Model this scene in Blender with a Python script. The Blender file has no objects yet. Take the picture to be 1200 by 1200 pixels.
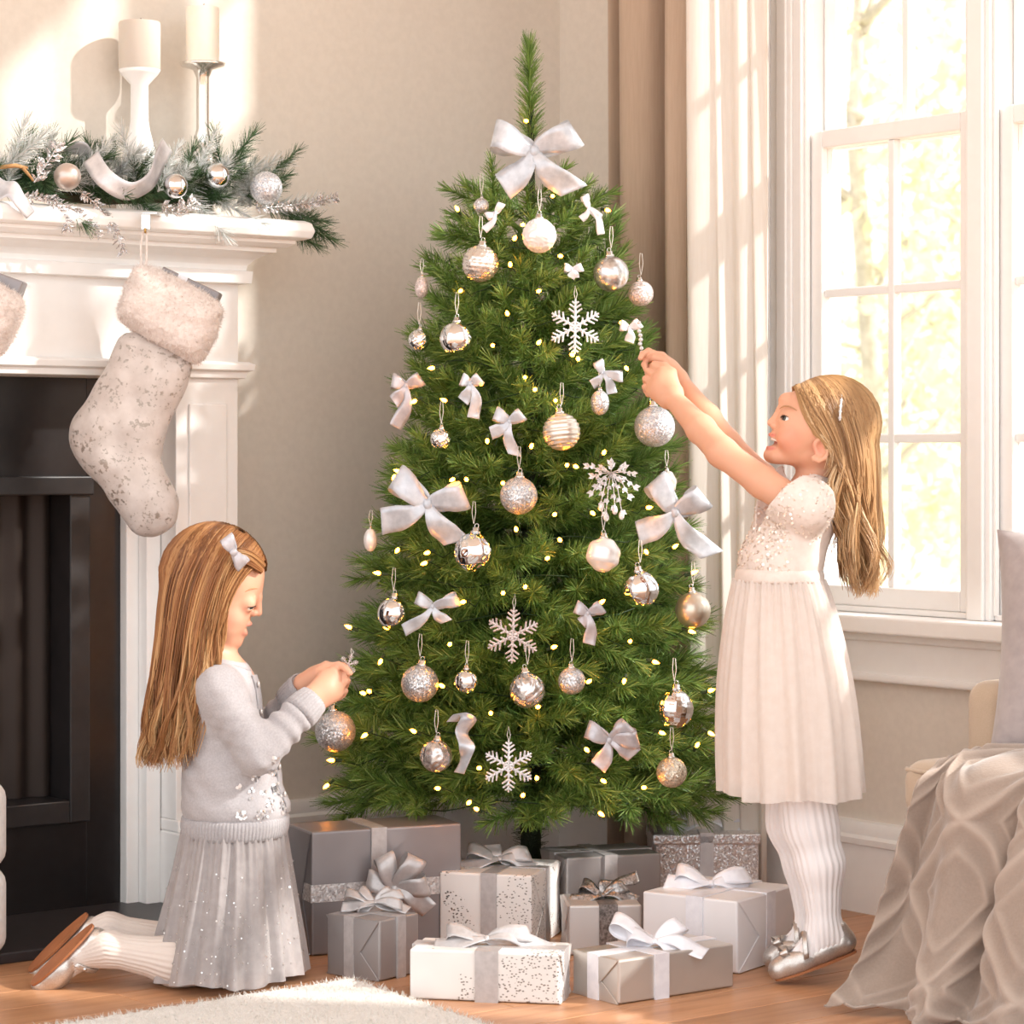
import bpy, bmesh, math, random
import numpy as np
from mathutils import Vector, Matrix, Quaternion

sc = bpy.context.scene
col = sc.collection
PI = math.pi
# ---------------------------------------------------------------- camera, world, sun, exposure
F = 3060.0          # focal length in pixels of a 1200 px frame
HC = 0.914          # eye height (m)
HY = 535.0          # horizon row
cam_d = bpy.data.cameras.new('camera')
cam = bpy.data.objects.new('camera', cam_d)
col.objects.link(cam)
cam.location = (0, 0, HC)
cam.rotation_euler = (PI / 2, 0, 0)
cam_d.sensor_width = 36.0
cam_d.lens = 36.0 * F / 1200.0
cam_d.shift_y = -(600.0 - HY) / 1200.0
cam_d.clip_start = 0.05
cam_d.clip_end = 200
cam_d.dof.use_dof = True
cam_d.dof.focus_distance = 4.75
cam_d.dof.aperture_fstop = 7.0
sc.camera = cam

sc.view_settings.view_transform = 'Standard'
sc.view_settings.look = 'None'
sc.view_settings.exposure = 0.58
sc.view_settings.gamma = 1.0
sc.view_settings.use_curve_mapping = False

world = bpy.data.worlds.new('sky')
sc.world = world
world.use_nodes = True
bg = world.node_tree.nodes['Background']
bg.inputs[0].default_value = (0.985, 0.99, 1.0, 1)
bg.inputs[1].default_value = 1.42

# room frame: corner, v runs along the window wall towards the camera, u along the fireplace wall to the left
CX, CY = 0.11, 6.01
VV = Vector((0.617, -0.787, 0)).normalized()
UU = Vector((-0.787, -0.617, 0)).normalized()
sun_d = bpy.data.lights.new('sun', 'SUN')
sun = bpy.data.objects.new('sun', sun_d)
col.objects.link(sun)
SUN_EL = math.radians(33)
sh = (-0.86 * VV + 0.75 * UU).normalized()
sun_dir = Vector((sh.x * math.cos(SUN_EL), sh.y * math.cos(SUN_EL), -math.sin(SUN_EL)))
sun.rotation_euler = sun_dir.to_track_quat('-Z', 'Y').to_euler()
sun.location = (4, 4, 5)
sun_d.energy = 4.4
sun_d.angle = math.radians(1.6)
sun_d.color = (1.0, 0.96, 0.90)

# ---------------------------------------------------------------- helpers
def W(px, py, Y):
    return Vector(((px - 600) / F * Y, Y, HC - (py - HY) / F * Y))
def G(px, py):
    Y = F * HC / (py - HY)
    return Vector(((px - 600) / F * Y, Y, 0))
def RP(a, b, z):
    return Vector((CX, CY, 0)) + a * VV + b * UU + Vector((0, 0, z))
def solve_b(px, a):
    k = (px - 600) / F
    x0 = CX + VV.x * a; y0 = CY + VV.y * a
    return (x0 - k * y0) / (k * UU.y - UU.x)
def solve_a(px, b):
    k = (px - 600) / F
    x0 = CX + UU.x * b; y0 = CY + UU.y * b
    return (x0 - k * y0) / (k * VV.y - VV.x)
def lin(c):
    r = []
    for v in c:
        v = v / 255.0
        r.append(v / 12.92 if v <= 0.04045 else ((v + 0.055) / 1.055) ** 2.4)
    return (r[0], r[1], r[2], 1.0)

WL = {}
def tag(o, label=None, cat=None, group=None, kind=None):
    if label: o['label'] = label
    if cat: o['category'] = cat
    if group: o['group'] = group
    if kind: o['kind'] = kind
    return o
def thing(name, label, cat, loc=(0, 0, 0), group=None, kind=None, rot=None):
    o = bpy.data.objects.new(name, None)
    o.empty_display_size = 0.05
    col.objects.link(o)
    o.location = loc
    if rot is not None: o.rotation_euler = rot
    WL[o.name] = Vector(loc)
    return tag(o, label, cat, group, kind)
def link(name, me, mat=None, parent=None):
    if mat is not None and len(me.materials) == 0:
        for m in (mat if isinstance(mat, (list, tuple)) else [mat]):
            me.materials.append(m)
    o = bpy.data.objects.new(name, me)
    col.objects.link(o)
    if parent is not None:
        o.parent = parent
        WL[o.name] = WL.get(parent.name, Vector((0, 0, 0)))
    else:
        WL[o.name] = Vector((0, 0, 0))
    return o
def dup(root, loc=None, rot=None, scale=None, label=None, group=None):
    r = root.copy(); col.objects.link(r)
    if loc is not None: r.location = loc
    if rot is not None: r.rotation_euler = rot
    if scale is not None: r.scale = (scale,) * 3 if isinstance(scale, (int, float)) else scale
    if label: r['label'] = label
    if group: r['group'] = group
    for ch in list(root.children):
        c = ch.copy(); col.objects.link(c); c.parent = r
        for g in list(ch.children):
            d = g.copy(); col.objects.link(d); d.parent = c
    return r

class MB:
    def __init__(self):
        self.v = []; self.f = []; self.mi = []
    def add(self, vs, fs, mi=0):
        n = len(self.v)
        self.v.extend([tuple(p) for p in vs])
        for q in fs:
            self.f.append(tuple(i + n for i in q)); self.mi.append(mi)
        return self
    def obox(self, o, ex, ey, ez, mi=0):
        o = Vector(o); ex = Vector(ex); ey = Vector(ey); ez = Vector(ez)
        vs = [o, o + ex, o + ex + ey, o + ey, o + ez, o + ex + ez, o + ex + ey + ez, o + ey + ez]
        fs = [(0, 3, 2, 1), (4, 5, 6, 7), (0, 1, 5, 4), (1, 2, 6, 5), (2, 3, 7, 6), (3, 0, 4, 7)]
        if ex.cross(ey).dot(ez) < 0: fs = [q[::-1] for q in fs]
        return self.add(vs, fs, mi)
    def box(self, x0, x1, y0, y1, z0, z1, mi=0):
        return self.obox((x0, y0, z0), (x1 - x0, 0, 0), (0, y1 - y0, 0), (0, 0, z1 - z0), mi)
    def rbox(self, a0, a1, b0, b1, z0, z1, mi=0):
        return self.obox(RP(a0, b0, z0), VV * (a1 - a0), UU * (b1 - b0), (0, 0, z1 - z0), mi)
    def loft(self, rings, closed=True, caps=True, mi=0, loop=False):
        n = len(rings[0]); vs = [p for r in rings for p in r]; fs = []
        m = len(rings)
        for i in range(m if loop else m - 1):
            i2 = (i + 1) % m
            for j in range(n if closed else n - 1):
                j2 = (j + 1) % n
                fs.append((i * n + j, i * n + j2, i2 * n + j2, i2 * n + j))
        if caps and closed and not loop:
            fs.append(tuple(range(n - 1, -1, -1)))
            fs.append(tuple((m - 1) * n + j for j in range(n)))
        return self.add(vs, fs, mi)
    def tube(self, pts, rad, n=8, caps=True, mi=0, flat=1.0, loop=False):
        pts = [Vector(p) for p in pts]
        if isinstance(rad, (int, float)): rad = [rad] * len(pts)
        rings = []; up = None
        m = len(pts)
        for i, p in enumerate(pts):
            if loop: t = pts[(i + 1) % m] - pts[i - 1]
            else: t = pts[min(i + 1, m - 1)] - pts[max(i - 1, 0)]
            if t.length < 1e-9: t = Vector((0, 0, 1))
            t.normalize()
            if up is None:
                up = Vector((0, 0, 1)) if abs(t.z) < 0.9 else Vector((1, 0, 0))
            x = t.cross(up)
            if x.length < 1e-6: x = t.orthogonal()
            x.normalize(); y = x.cross(t).normalized(); up = y
            rings.append([p + x * (rad[i] * math.cos(2 * PI * k / n)) + y * (rad[i] * flat * math.sin(2 * PI * k / n)) for k in range(n)])
        return self.loft(rings, True, caps, mi, loop)
    def lathe(self, prof, o=(0, 0, 0), n=24, mi=0):
        o = Vector(o)
        rings = [[o + Vector((r * math.cos(2 * PI * k / n), r * math.sin(2 * PI * k / n), z)) for k in range(n)] for r, z in prof]
        return self.loft(rings, True, True, mi)
    def sphere(self, c, r, n=20, m=12, mi=0, sc=(1, 1, 1), fn=None):
        c = Vector(c); rings = []
        for i in range(m + 1):
            th = PI * i / m
            th = min(max(th, 0.02), PI - 0.02)
            ring = []
            for k in range(n):
                ph = 2 * PI * k / n
                d = Vector((math.sin(th) * math.cos(ph), math.sin(th) * math.sin(ph), -math.cos(th)))
                rr = r * (fn(th, ph) if fn else 1)
                ring.append(c + Vector((d.x * rr * sc[0], d.y * rr * sc[1], d.z * rr * sc[2])))
            rings.append(ring)
        return self.loft(rings, True, True, mi)
    def build(self, name, mat, parent=None, smooth=False, bevel=0, local=False, solid=0, seg=2, subsurf=0, angle=None):
        me = bpy.data.meshes.new(name)
        off = WL.get(parent.name, Vector((0, 0, 0))) if (parent is not None and not local) else Vector((0, 0, 0))
        me.from_pydata([(p[0] - off.x, p[1] - off.y, p[2] - off.z) for p in self.v], [], self.f)
        o = link(name, me, mat, parent)
        if any(self.mi): me.polygons.foreach_set('material_index', self.mi)
        if smooth:
            me.polygons.foreach_set('use_smooth', [True] * len(me.polygons))
        if angle:
            me.polygons.foreach_set('use_smooth', [True] * len(me.polygons))
            me.set_sharp_from_angle(angle=math.radians(angle))
        me.update()
        if bevel:
            b = o.modifiers.new('bevel', 'BEVEL'); b.width = bevel; b.segments = seg; b.limit_method = 'ANGLE'
            b.harden_normals = False
        if solid:
            s = o.modifiers.new('solid', 'SOLIDIFY'); s.thickness = solid; s.offset = 0
        if subsurf:
            s = o.modifiers.new('sub', 'SUBSURF'); s.levels = subsurf; s.render_levels = subsurf
        return o

def np_mesh(name, V, Fq, mat, parent=None, smooth=True, world=True, attr=None):
    """numpy vertices (N,3) and equal-size faces (M,k) -> one mesh object"""
    me = bpy.data.meshes.new(name)
    V = np.asarray(V, dtype=np.float32)
    if world and parent is not None:
        V = V - np.array(WL.get(parent.name, Vector((0, 0, 0))), dtype=np.float32)
    Fq = np.asarray(Fq, dtype=np.int32)
    k = Fq.shape[1]
    me.vertices.add(len(V)); me.vertices.foreach_set('co', V.ravel())
    me.loops.add(Fq.size); me.loops.foreach_set('vertex_index', Fq.ravel())
    me.polygons.add(len(Fq)); me.polygons.foreach_set('loop_start', np.arange(0, Fq.size, k, dtype=np.int32))
    if smooth: me.polygons.foreach_set('use_smooth', np.ones(len(Fq), dtype=bool))
    me.update(calc_edges=True)
    if attr is not None:
        a = me.color_attributes.new('Col', 'FLOAT_COLOR', 'POINT')
        a.data.foreach_set('color', np.asarray(attr, dtype=np.float32).ravel())
    return link(name, me, mat, parent)

# ---------------------------------------------------------------- materials
MATS = {}
def nodes_of(m):
    return m.node_tree.nodes, m.node_tree.links
def mat(name, rgb, rough=0.5, metal=0.0, spec=None, sss=0.0, sheen=0.0, coat=0.0, trans=0.0, emit=None, es=0.0, alpha=None):
    m = bpy.data.materials.new(name); m.use_nodes = True
    b = m.node_tree.nodes['Principled BSDF']
    b.inputs['Base Color'].default_value = lin(rgb)
    b.inputs['Roughness'].default_value = rough
    b.inputs['Metallic'].default_value = metal
    if spec is not None: b.inputs['Specular IOR Level'].default_value = spec
    if sss:
        b.inputs['Subsurface Weight'].default_value = sss
        b.inputs['Subsurface Radius'].default_value = (1.0, 0.35, 0.2)
        b.inputs['Subsurface Scale'].default_value = 0.012
    if sheen: b.inputs['Sheen Weight'].default_value = sheen
    if coat: b.inputs['Coat Weight'].default_value = coat
    if trans: b.inputs['Transmission Weight'].default_value = trans
    if emit:
        b.inputs['Emission Color'].default_value = lin(emit)
        b.inputs['Emission Strength'].default_value = es
    MATS[name] = m
    return m
def nd(m, typ, **kw):
    n = m.node_tree.nodes.new(typ)
    for k, v in kw.items():
        if k in n.inputs.keys(): n.inputs[k].default_value = v
        else: setattr(n, k, v)
    return n
def lk(m, a, b): m.node_tree.links.new(a, b)
def bsdf(m): return m.node_tree.nodes['Principled BSDF']
def coords(m, kind='Object', scale=(1, 1, 1), rot=(0, 0, 0)):
    t = nd(m, 'ShaderNodeTexCoord'); mp = nd(m, 'ShaderNodeMapping')
    mp.inputs['Scale'].default_value = scale; mp.inputs['Rotation'].default_value = rot
    lk(m, t.outputs[kind], mp.inputs[0]); return mp.outputs[0]
def ramp(m, fac, stops):
    r = nd(m, 'ShaderNodeValToRGB')
    while len(r.color_ramp.elements) < len(stops): r.color_ramp.elements.new(0.5)
    for e, (p, c) in zip(r.color_ramp.elements, stops):
        e.position = p; e.color = lin(c)
    lk(m, fac, r.inputs[0]); return r.outputs[0]
def noise(m, vec, scale, detail=3.0, rough=0.55):
    n = nd(m, 'ShaderNodeTexNoise'); n.inputs['Scale'].default_value = scale
    n.inputs['Detail'].default_value = detail; n.inputs['Roughness'].default_value = rough
    if vec is not None: lk(m, vec, n.inputs['Vector'])
    return n
def bump(m, h, strength=0.3, dist=0.002):
    b = nd(m, 'ShaderNodeBump'); b.inputs['Strength'].default_value = strength; b.inputs['Distance'].default_value = dist
    lk(m, h, b.inputs['Height']); lk(m, b.outputs[0], bsdf(m).inputs['Normal']); return b
def mottled(name, c0, c1, scale, rough=0.5, bs=0.2, bd=0.001, stretch=(1, 1, 1), **kw):
    m = mat(name, c0, rough, **kw)
    n = noise(m, coords(m, 'Object', stretch), scale, 4)
    lk(m, ramp(m, n.outputs[0], [(0.35, c0), (0.65, c1)]), bsdf(m).inputs['Base Color'])
    if bs: bump(m, n.outputs[0], bs, bd)
    return m
def glitter(name, c0, c1, scale=500, metal=0.7, rough=0.35, strength=0.8):
    m = mat(name, c0, rough, metal)
    v = nd(m, 'ShaderNodeTexVoronoi'); v.inputs['Scale'].default_value = scale
    lk(m, coords(m), v.inputs['Vector'])
    lk(m, ramp(m, v.outputs['Color'], [(0.1, c0), (0.9, c1)]), bsdf(m).inputs['Base Color'])
    nm = nd(m, 'ShaderNodeNormalMap')
    # each facet tilts its own way
    geo = nd(m, 'ShaderNodeNewGeometry'); mx = nd(m, 'ShaderNodeVectorMath', operation='MULTIPLY_ADD')
    sub = nd(m, 'ShaderNodeVectorMath', operation='SUBTRACT'); sub.inputs[1].default_value = (0.5, 0.5, 0.5)
    lk(m, v.outputs['Color'], sub.inputs[0]); lk(m, sub.outputs[0], mx.inputs[0])
    mx.inputs[1].default_value = (strength,) * 3; lk(m, geo.outputs['Normal'], mx.inputs[2])
    nz = nd(m, 'ShaderNodeVectorMath', operation='NORMALIZE'); lk(m, mx.outputs[0], nz.inputs[0])
    lk(m, nz.outputs[0], bsdf(m).inputs['Normal'])
    m.node_tree.nodes.remove(nm)
    return m
def sheerify(m, amount, tint=(1, 1, 1, 1)):
    """part of the light passes straight through the weave"""
    out = [n for n in m.node_tree.nodes if n.type == 'OUTPUT_MATERIAL'][0]
    t = nd(m, 'ShaderNodeBsdfTransparent'); t.inputs[0].default_value = tint
    mx = nd(m, 'ShaderNodeMixShader'); mx.inputs[0].default_value = amount
    lk(m, bsdf(m).outputs[0], mx.inputs[1]); lk(m, t.outputs[0], mx.inputs[2]); lk(m, mx.outputs[0], out.inputs[0])
    return m
def translucent(m, amount, rgb):
    out = [n for n in m.node_tree.nodes if n.type == 'OUTPUT_MATERIAL'][0]
    src = out.inputs[0].links[0].from_socket
    t = nd(m, 'ShaderNodeBsdfTranslucent'); t.inputs[0].default_value = lin(rgb)
    mx = nd(m, 'ShaderNodeMixShader'); mx.inputs[0].default_value = amount
    lk(m, src, mx.inputs[1]); lk(m, t.outputs[0], mx.inputs[2]); lk(m, mx.outputs[0], out.inputs[0])
    return m

m_wall = mottled('wall_paint', (226, 218, 207), (221, 213, 202), 60, 0.85, 0.08)
m_white = mottled('white_paint', (246, 245, 243), (243, 242, 240), 25, 0.42, 0.03)
m_black = mottled('black_granite', (30, 27, 28), (24, 21, 22), 40, 0.30, 0.0)
m_iron = mottled('black_iron', (30, 28, 29), (38, 35, 36), 30, 0.42, 0.05)
m_silver = mat('polished_silver', (222, 225, 229), 0.06, 1.0)
m_satin = mat('satin_champagne', (214, 205, 190), 0.33, 0.85)
m_pinkmatte = mat('satin_rose_silver', (203, 190, 182), 0.35, 0.75)
m_glit = glitter('silver_glitter', (150, 152, 156), (250, 250, 252), 420)
m_glitw = glitter('white_glitter', (205, 206, 210), (255, 255, 255), 420, 0.35, 0.4)
m_glitb = glitter('pale_blue_glitter', (165, 172, 184), (250, 252, 255), 420, 0.55, 0.4)
m_glitc = glitter('champagne_glitter', (165, 155, 138), (255, 246, 228), 420, 0.6, 0.35)
m_glitp = glitter('rose_glitter', (180, 168, 166), (250, 240, 238), 420, 0.5, 0.4)
m_cap = mat('ornament_cap_metal', (214, 212, 208), 0.2, 1.0)
m_cord = mat('cord', (226, 222, 214), 0.7)
m_gold = mat('brass', (196, 160, 92), 0.3, 1.0)
# ---------------------------------------------------------------- room shell
rng = random.Random(7)
m_floorbase = mat('floor_gap', (70, 45, 30), 0.8)
def wood(name, c0, c1, c2):
    m = mat(name, c1, 0.36)
    ang = math.atan2(UU.y, UU.x)
    oi = nd(m, 'ShaderNodeObjectInfo')
    cd = coords(m, 'Object', (1, 1, 1), (0, 0, -ang))
    mp = nd(m, 'ShaderNodeVectorMath', operation='ADD'); sc3 = nd(m, 'ShaderNodeVectorMath', operation='SCALE')
    cmb = nd(m, 'ShaderNodeCombineXYZ'); lk(m, oi.outputs['Random'], cmb.inputs[0]); lk(m, oi.outputs['Random'], cmb.inputs[1])
    lk(m, cmb.outputs[0], sc3.inputs[0]); sc3.inputs['Scale'].default_value = 37.0
    lk(m, cd, mp.inputs[0]); lk(m, sc3.outputs[0], mp.inputs[1])
    st = nd(m, 'ShaderNodeVectorMath', operation='MULTIPLY'); st.inputs[1].default_value = (1.6, 22, 10)
    lk(m, mp.outputs[0], st.inputs[0])
    n = noise(m, st.outputs[0], 2.2, 6, 0.6)
    c = ramp(m, n.outputs[0], [(0.25, c0), (0.5, c1), (0.8, c2)])
    hsv = nd(m, 'ShaderNodeHueSaturation'); mr = nd(m, 'ShaderNodeMapRange')
    lk(m, oi.outputs['Random'], mr.inputs[0]); mr.inputs[3].default_value = 0.86; mr.inputs[4].default_value = 1.12
    lk(m, mr.outputs[0], hsv.inputs['Value']); lk(m, c, hsv.inputs['Color'])
    lk(m, hsv.outputs[0], bsdf(m).inputs['Base Color'])
    bump(m, n.outputs[0], 0.08, 0.001)
    return m
m_wood = wood('oak_floor', (160, 110, 75), (186, 136, 98), (203, 155, 117))

fl = MB(); fl.box(-6, 6, -4, 7.2, -0.06, -0.004)
floor = fl.build('floor', m_wood)
tag(floor, 'warm oak plank floor', None, None, 'structure')
PW = 0.125
for i in range(22):
    a0 = 0.0 + i * PW
    b = -0.02 - rng.uniform(0, 0.8)
    while b < 3.0:
        L = rng.uniform(0.9, 1.5)
        b0 = max(b, -0.02); b1 = min(b + L, 3.05)
        if b1 - b0 > 0.05:
            pm = MB(); pm.rbox(a0 + 0.0006, a0 + PW - 0.0006, b0 + 0.0006, b1 - 0.0006, -0.012, 0.0)
            pm.build('plank', m_wood, floor, bevel=0.0012, seg=1)
        b += L
H = 3.4
# fireplace wall (left of the corner): whole up to the firebox, above the chimney opening, and beyond
wl = MB(); wl.rbox(-0.12, 0, -0.12, 1.25, 0, H); wl.rbox(-0.12, 0, 1.25, 2.35, 1.05, H); wl.rbox(-0.12, 0, 2.35, 4.2, 0, H)
w_l = tag(wl.build('wall_left', m_wall), 'beige painted wall behind the fireplace', None, None, 'structure')
# window wall; openings past the armchair are unseen, added to admit sun
OPEN = [(0.775, 1.275), (1.285, 1.785), (1.795, 2.295), (2.305, 2.805)]
Z0, Z1 = 0.60, 3.2
wr = MB()
wr.rbox(-0.12, 0.775, -0.10, 0, 0, H)
wr.rbox(0.775, 2.805, -0.10, 0, 0, Z0)
wr.rbox(0.775, 2.805, -0.10, 0, Z1, H)
wr.rbox(2.805, 4.4, -0.10, 0, 0, H)
w_r = tag(wr.build('wall_right', m_wall), 'beige painted wall with the tall windows', None, None, 'structure')

cg = MB(); cg.rbox(-0.12, 3.3, -0.10, 4.2, H, H + 0.1)  # out of view; added to even out the light on the walls
tag(cg.build('ceiling', m_white), 'unseen white ceiling over the room corner, added to even the light', None, None, 'structure')

def prof_strip(mb, prof, along, p0, p1):
    """sweep (out, z) profile along a wall"""
    rings = []
    for t in (p0, p1):
        ring = []
        for o, z in prof:
            ring.append(RP(o, t, z) if along == 'b' else RP(t, o, z))
        rings.append(ring)
    mb.loft(rings, True, True)
BASE = [(0, 0), (0.018, 0), (0.018, 0.135), (0.026, 0.138), (0.028, 0.150), (0.020, 0.156), (0.022, 0.168), (0.014, 0.182), (0, 0.184)]
mb = MB(); prof_strip(mb, BASE, 'b', 0, 0.955)
tag(mb.build('baseboard_left', m_white, angle=40), 'white moulded baseboard along the fireplace wall', None, None, 'structure')
mb = MB(); prof_strip(mb, BASE, 'a', 0, 4.3)
tag(mb.build('baseboard_right', m_white, angle=40), 'white moulded baseboard under the windows', None, None, 'structure')

# windows: one thing each, double hung with a grid of panes
m_glass = bpy.data.materials.new('window_glass'); m_glass.use_nodes = True
def _glass(m, tint=0.97):
    nt = m.node_tree; nt.nodes.remove(nt.nodes['Principled BSDF'])
    out = [n for n in nt.nodes if n.type == 'OUTPUT_MATERIAL'][0]
    t = nd(m, 'ShaderNodeBsdfTransparent'); t.inputs[0].default_value = (tint, tint, tint, 1)
    g = nd(m, 'ShaderNodeBsdfGlossy'); g.inputs['Roughness'].default_value = 0.02
    mx = nd(m, 'ShaderNodeMixShader'); mx.inputs[0].default_value = 0.05; lk(m, t.outputs[0], mx.inputs[1]); lk(m, g.outputs[0], mx.inputs[2])
    lk(m, mx.outputs[0], out.inputs[0])
_glass(m_glass)
win_lab = ['tall white double-hung window beside the curtain', 'tall white double-hung window above the armchair', 'white double-hung window past the armchair, unseen and added to let in sunlight', 'white double-hung window nearest the viewer, unseen and added to let in sunlight']
def sash(root, a0, a1, b0, b1, z0, z1, top, bot, rows):
    st = 0.034; mu = 0.018
    s = MB()
    s.rbox(a0, a0 + st, b0, b1, z0, z1); s.rbox(a1 - st, a1, b0, b1, z0, z1)
    s.rbox(a0 + st, a1 - st, b0, b1, z0, z0 + bot); s.rbox(a0 + st, a1 - st, b0, b1, z1 - top, z1)
    so = s.build('sash', m_white, root, bevel=0.003)
    ia0, ia1, iz0, iz1 = a0 + st, a1 - st, z0 + bot, z1 - top
    bm0, bm1 = b0 + 0.006, b1 - 0.006
    ac = (ia0 + ia1) / 2
    m = MB(); m.rbox(ac - mu / 2, ac + mu / 2, bm0, bm1, iz0, iz1); m.build('muntin', m_white, so, bevel=0.003)
    ph = (iz1 - iz0) / rows
    for r in range(1, rows):
        z = iz0 + ph * r
        m = MB(); m.rbox(ia0, ia1, bm0 + 0.001, bm1 - 0.001, z - mu / 2, z + mu / 2); m.build('muntin', m_white, so, bevel=0.003)
    bc = (b0 + b1) / 2
    for c in range(2):
        for r in range(rows):
            p = MB()
            p.rbox([ia0, ac + mu / 2][c], [ac - mu / 2, ia1][c], bc - 0.001, bc + 0.001, iz0 + ph * r + (mu / 2 if r else 0), iz0 + ph * (r + 1) - (mu / 2 if r < rows - 1 else 0))
            p.build('pane', m_glass, so)
for i, (a0, a1) in enumerate(OPEN):
    root = thing('window_%d' % (i + 1), win_lab[i], None, RP((a0 + a1) / 2, 0, Z0), None, 'structure')
    f = MB()
    fw = 0.026
    f.rbox(a0, a0 + fw, -0.105, 0.012, Z0, Z1); f.rbox(a1 - fw, a1, -0.105, 0.012, Z0, Z1)
    f.rbox(a0 + fw, a1 - fw, -0.105, 0.012, Z1 - fw, Z1); f.rbox(a0 + fw, a1 - fw, -0.105, 0.0, Z0, Z0 + 0.012)
    # parting beads
    for aa in (a0 + fw, a1 - fw - 0.008):
        f.rbox(aa, aa + 0.008, -0.008, 0.004, Z0 + 0.01, Z1 - fw)
    f.build('frame', m_white, root, bevel=0.003)
    zi = 1.583
    sash(root, a0 + fw + 0.002, a1 - fw - 0.002, -0.045, -0.012, Z0 + 0.012, zi, 0.036, 0.040, 3)
    sash(root, a0 + fw + 0.002, a1 - fw - 0.002, -0.085, -0.052, zi - 0.036, Z1 - fw, 0.040, 0.036, 5)
# casing, mullion covers, sill and apron as trim
c = MB()
CAS = [(0.0, 0.0), (0.075, 0.0)]
c.rbox(0.690, 0.775, 0, 0.016, 0.60, 3.29); c.rbox(0.700, 0.716, 0.016, 0.026, 0.60, 3.28); c.rbox(0.735, 0.765, 0.016, 0.022, 0.60, 3.28)
c.rbox(2.805, 2.890, 0, 0.016, 0.60, 3.29)
for a in (1.280, 1.790, 2.300):
    c.rbox(a - 0.02, a + 0.02, 0.0121, 0.022, 0.60, 3.2)
c.rbox(0.775, 2.805, 0.0, 0.018, 3.2, 3.29)
tag(c.build('trim_1', m_white, bevel=0.003), 'white moulded casing around the windows', None, None, 'structure')
s = MB()
s.rbox(0.655, 2.93, -0.02, 0.075, 0.565, 0.60)
s.rbox(0.690, 2.895, 0.0, 0.022, 0.475, 0.565); s.rbox(0.685, 2.90, 0.0, 0.036, 0.547, 0.5649); s.rbox(0.685, 2.90, 0.0, 0.03, 0.466, 0.482)
tag(s.build('trim_2', m_white, bevel=0.006, seg=3), 'white window sill with a moulded apron below', None, None, 'structure')

# curtains
def linen(name, c0, c1, tr, trc, sheer=0.0):
    m = mat(name, c0, 0.9, sheen=0.2)
    w = noise(m, coords(m, 'Object', (260, 260, 14)), 1.0, 3)
    lk(m, ramp(m, w.outputs[0], [(0.3, c0), (0.7, c1)]), bsdf(m).inputs['Base Color'])
    bump(m, w.outputs[0], 0.15, 0.0008)
    if sheer: sheerify(m, sheer)
    translucent(m, tr, trc)
    return m
m_drape = linen('taupe_linen', (196, 173, 152), (186, 163, 142), 0.12, (190, 150, 115))
m_drape_lit = linen('sunlit_drape_linen', (246, 242, 236), (238, 232, 224), 0.30, (248, 238, 224))  # paler copy of the taupe linen, sunlight put into its colour
def curtain(name, m, path, z0, z1, amp_end=1.0, n=140):
    P = [Vector(p + (0,)) for p in path]
    rings = []
    def cat(t):
        k = t * (len(P) - 1); i = min(int(k), len(P) - 2); f = k - i
        p0, p1, p2, p3 = P[max(i - 1, 0)], P[i], P[i + 1], P[min(i + 2, len(P) - 1)]
        return 0.5 * ((2 * p1) + (p2 - p0) * f + (2 * p0 - 5 * p1 + 4 * p2 - p3) * f * f + (3 * p1 - p0 - 3 * p2 + p3) * f ** 3)
    for j in range(25):
        z = z0 + (z1 - z0) * j / 24
        ring = []
        for k in range(n + 1):
            q = cat(k / n)
            ring.append(RP(q.x + 0.004 * math.sin(z * 2.1 + k * 0.11), q.y + 0.006 * math.sin(z * 1.7 + k * 0.2), z))
        rings.append(ring)
    mb = MB(); mb.loft(rings, False, False)
    return mb.build(name, m, None, smooth=True, solid=0.003)
dr = curtain('curtain', m_drape, [(0.34, .10), (0.375, .17), (0.40, .09), (0.43, .12), (0.46, .20), (0.50, .225), (0.535, .20), (0.55, .13), (0.575, .12), (0.60, .19), (0.63, .22), (0.655, .20)], 0.015, 3.31)
tag(dr, 'floor-length taupe linen curtain in the corner behind the tree', 'curtain')
ws = curtain('curtain', m_drape_lit, [(0.665, .195), (0.68, .215), (0.695, .19), (0.712, .165), (0.725, .15), (0.74, .13), (0.75, .115), (0.765, .10), (0.78, .09)], 0.015, 3.31)
tag(ws, 'linen curtain edge with sunlight put into its pale colour, beside the window casing', 'curtain')
rod = MB(); rod.tube([RP(0.2, 0.14, 3.33), RP(3.0, 0.14, 3.33)], 0.011, 12)
for a in (0.25, 2.95): rod.tube([RP(a, 0, 3.33), RP(a, 0.14, 3.33)], 0.007, 8)
tag(rod.build('curtain_rod', m_iron, None, smooth=True), 'slim curtain rod above the windows', 'curtain rod')

# ---------------------------------------------------------------- outside
m_lawn = mottled('lawn', (232, 232, 208), (238, 236, 216), 3, 0.9, 0)  # grass colour bleached, outdoor overexposure is put into it
lw = MB(); lw.box(-2, 60, 6.5, 80, -0.5, -0.4); lw.box(4.0, 60, -20, 6.5, -0.5, -0.4)
tag(lw.build('lawn', m_lawn), 'glare-bleached lawn outside the windows', None, None, 'structure')
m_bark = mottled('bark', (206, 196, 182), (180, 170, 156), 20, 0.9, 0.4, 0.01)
m_leaf = mat('glare_leaf', (214, 204, 120), 0.6)  # leaf colours are bleached too, carrying the outdoor glare
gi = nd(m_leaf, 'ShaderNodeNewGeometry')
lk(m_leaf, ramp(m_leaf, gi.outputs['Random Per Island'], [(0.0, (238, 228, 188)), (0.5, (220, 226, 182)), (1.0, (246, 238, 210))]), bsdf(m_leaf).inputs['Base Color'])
translucent(m_leaf, 0.5, (242, 236, 194))
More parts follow.
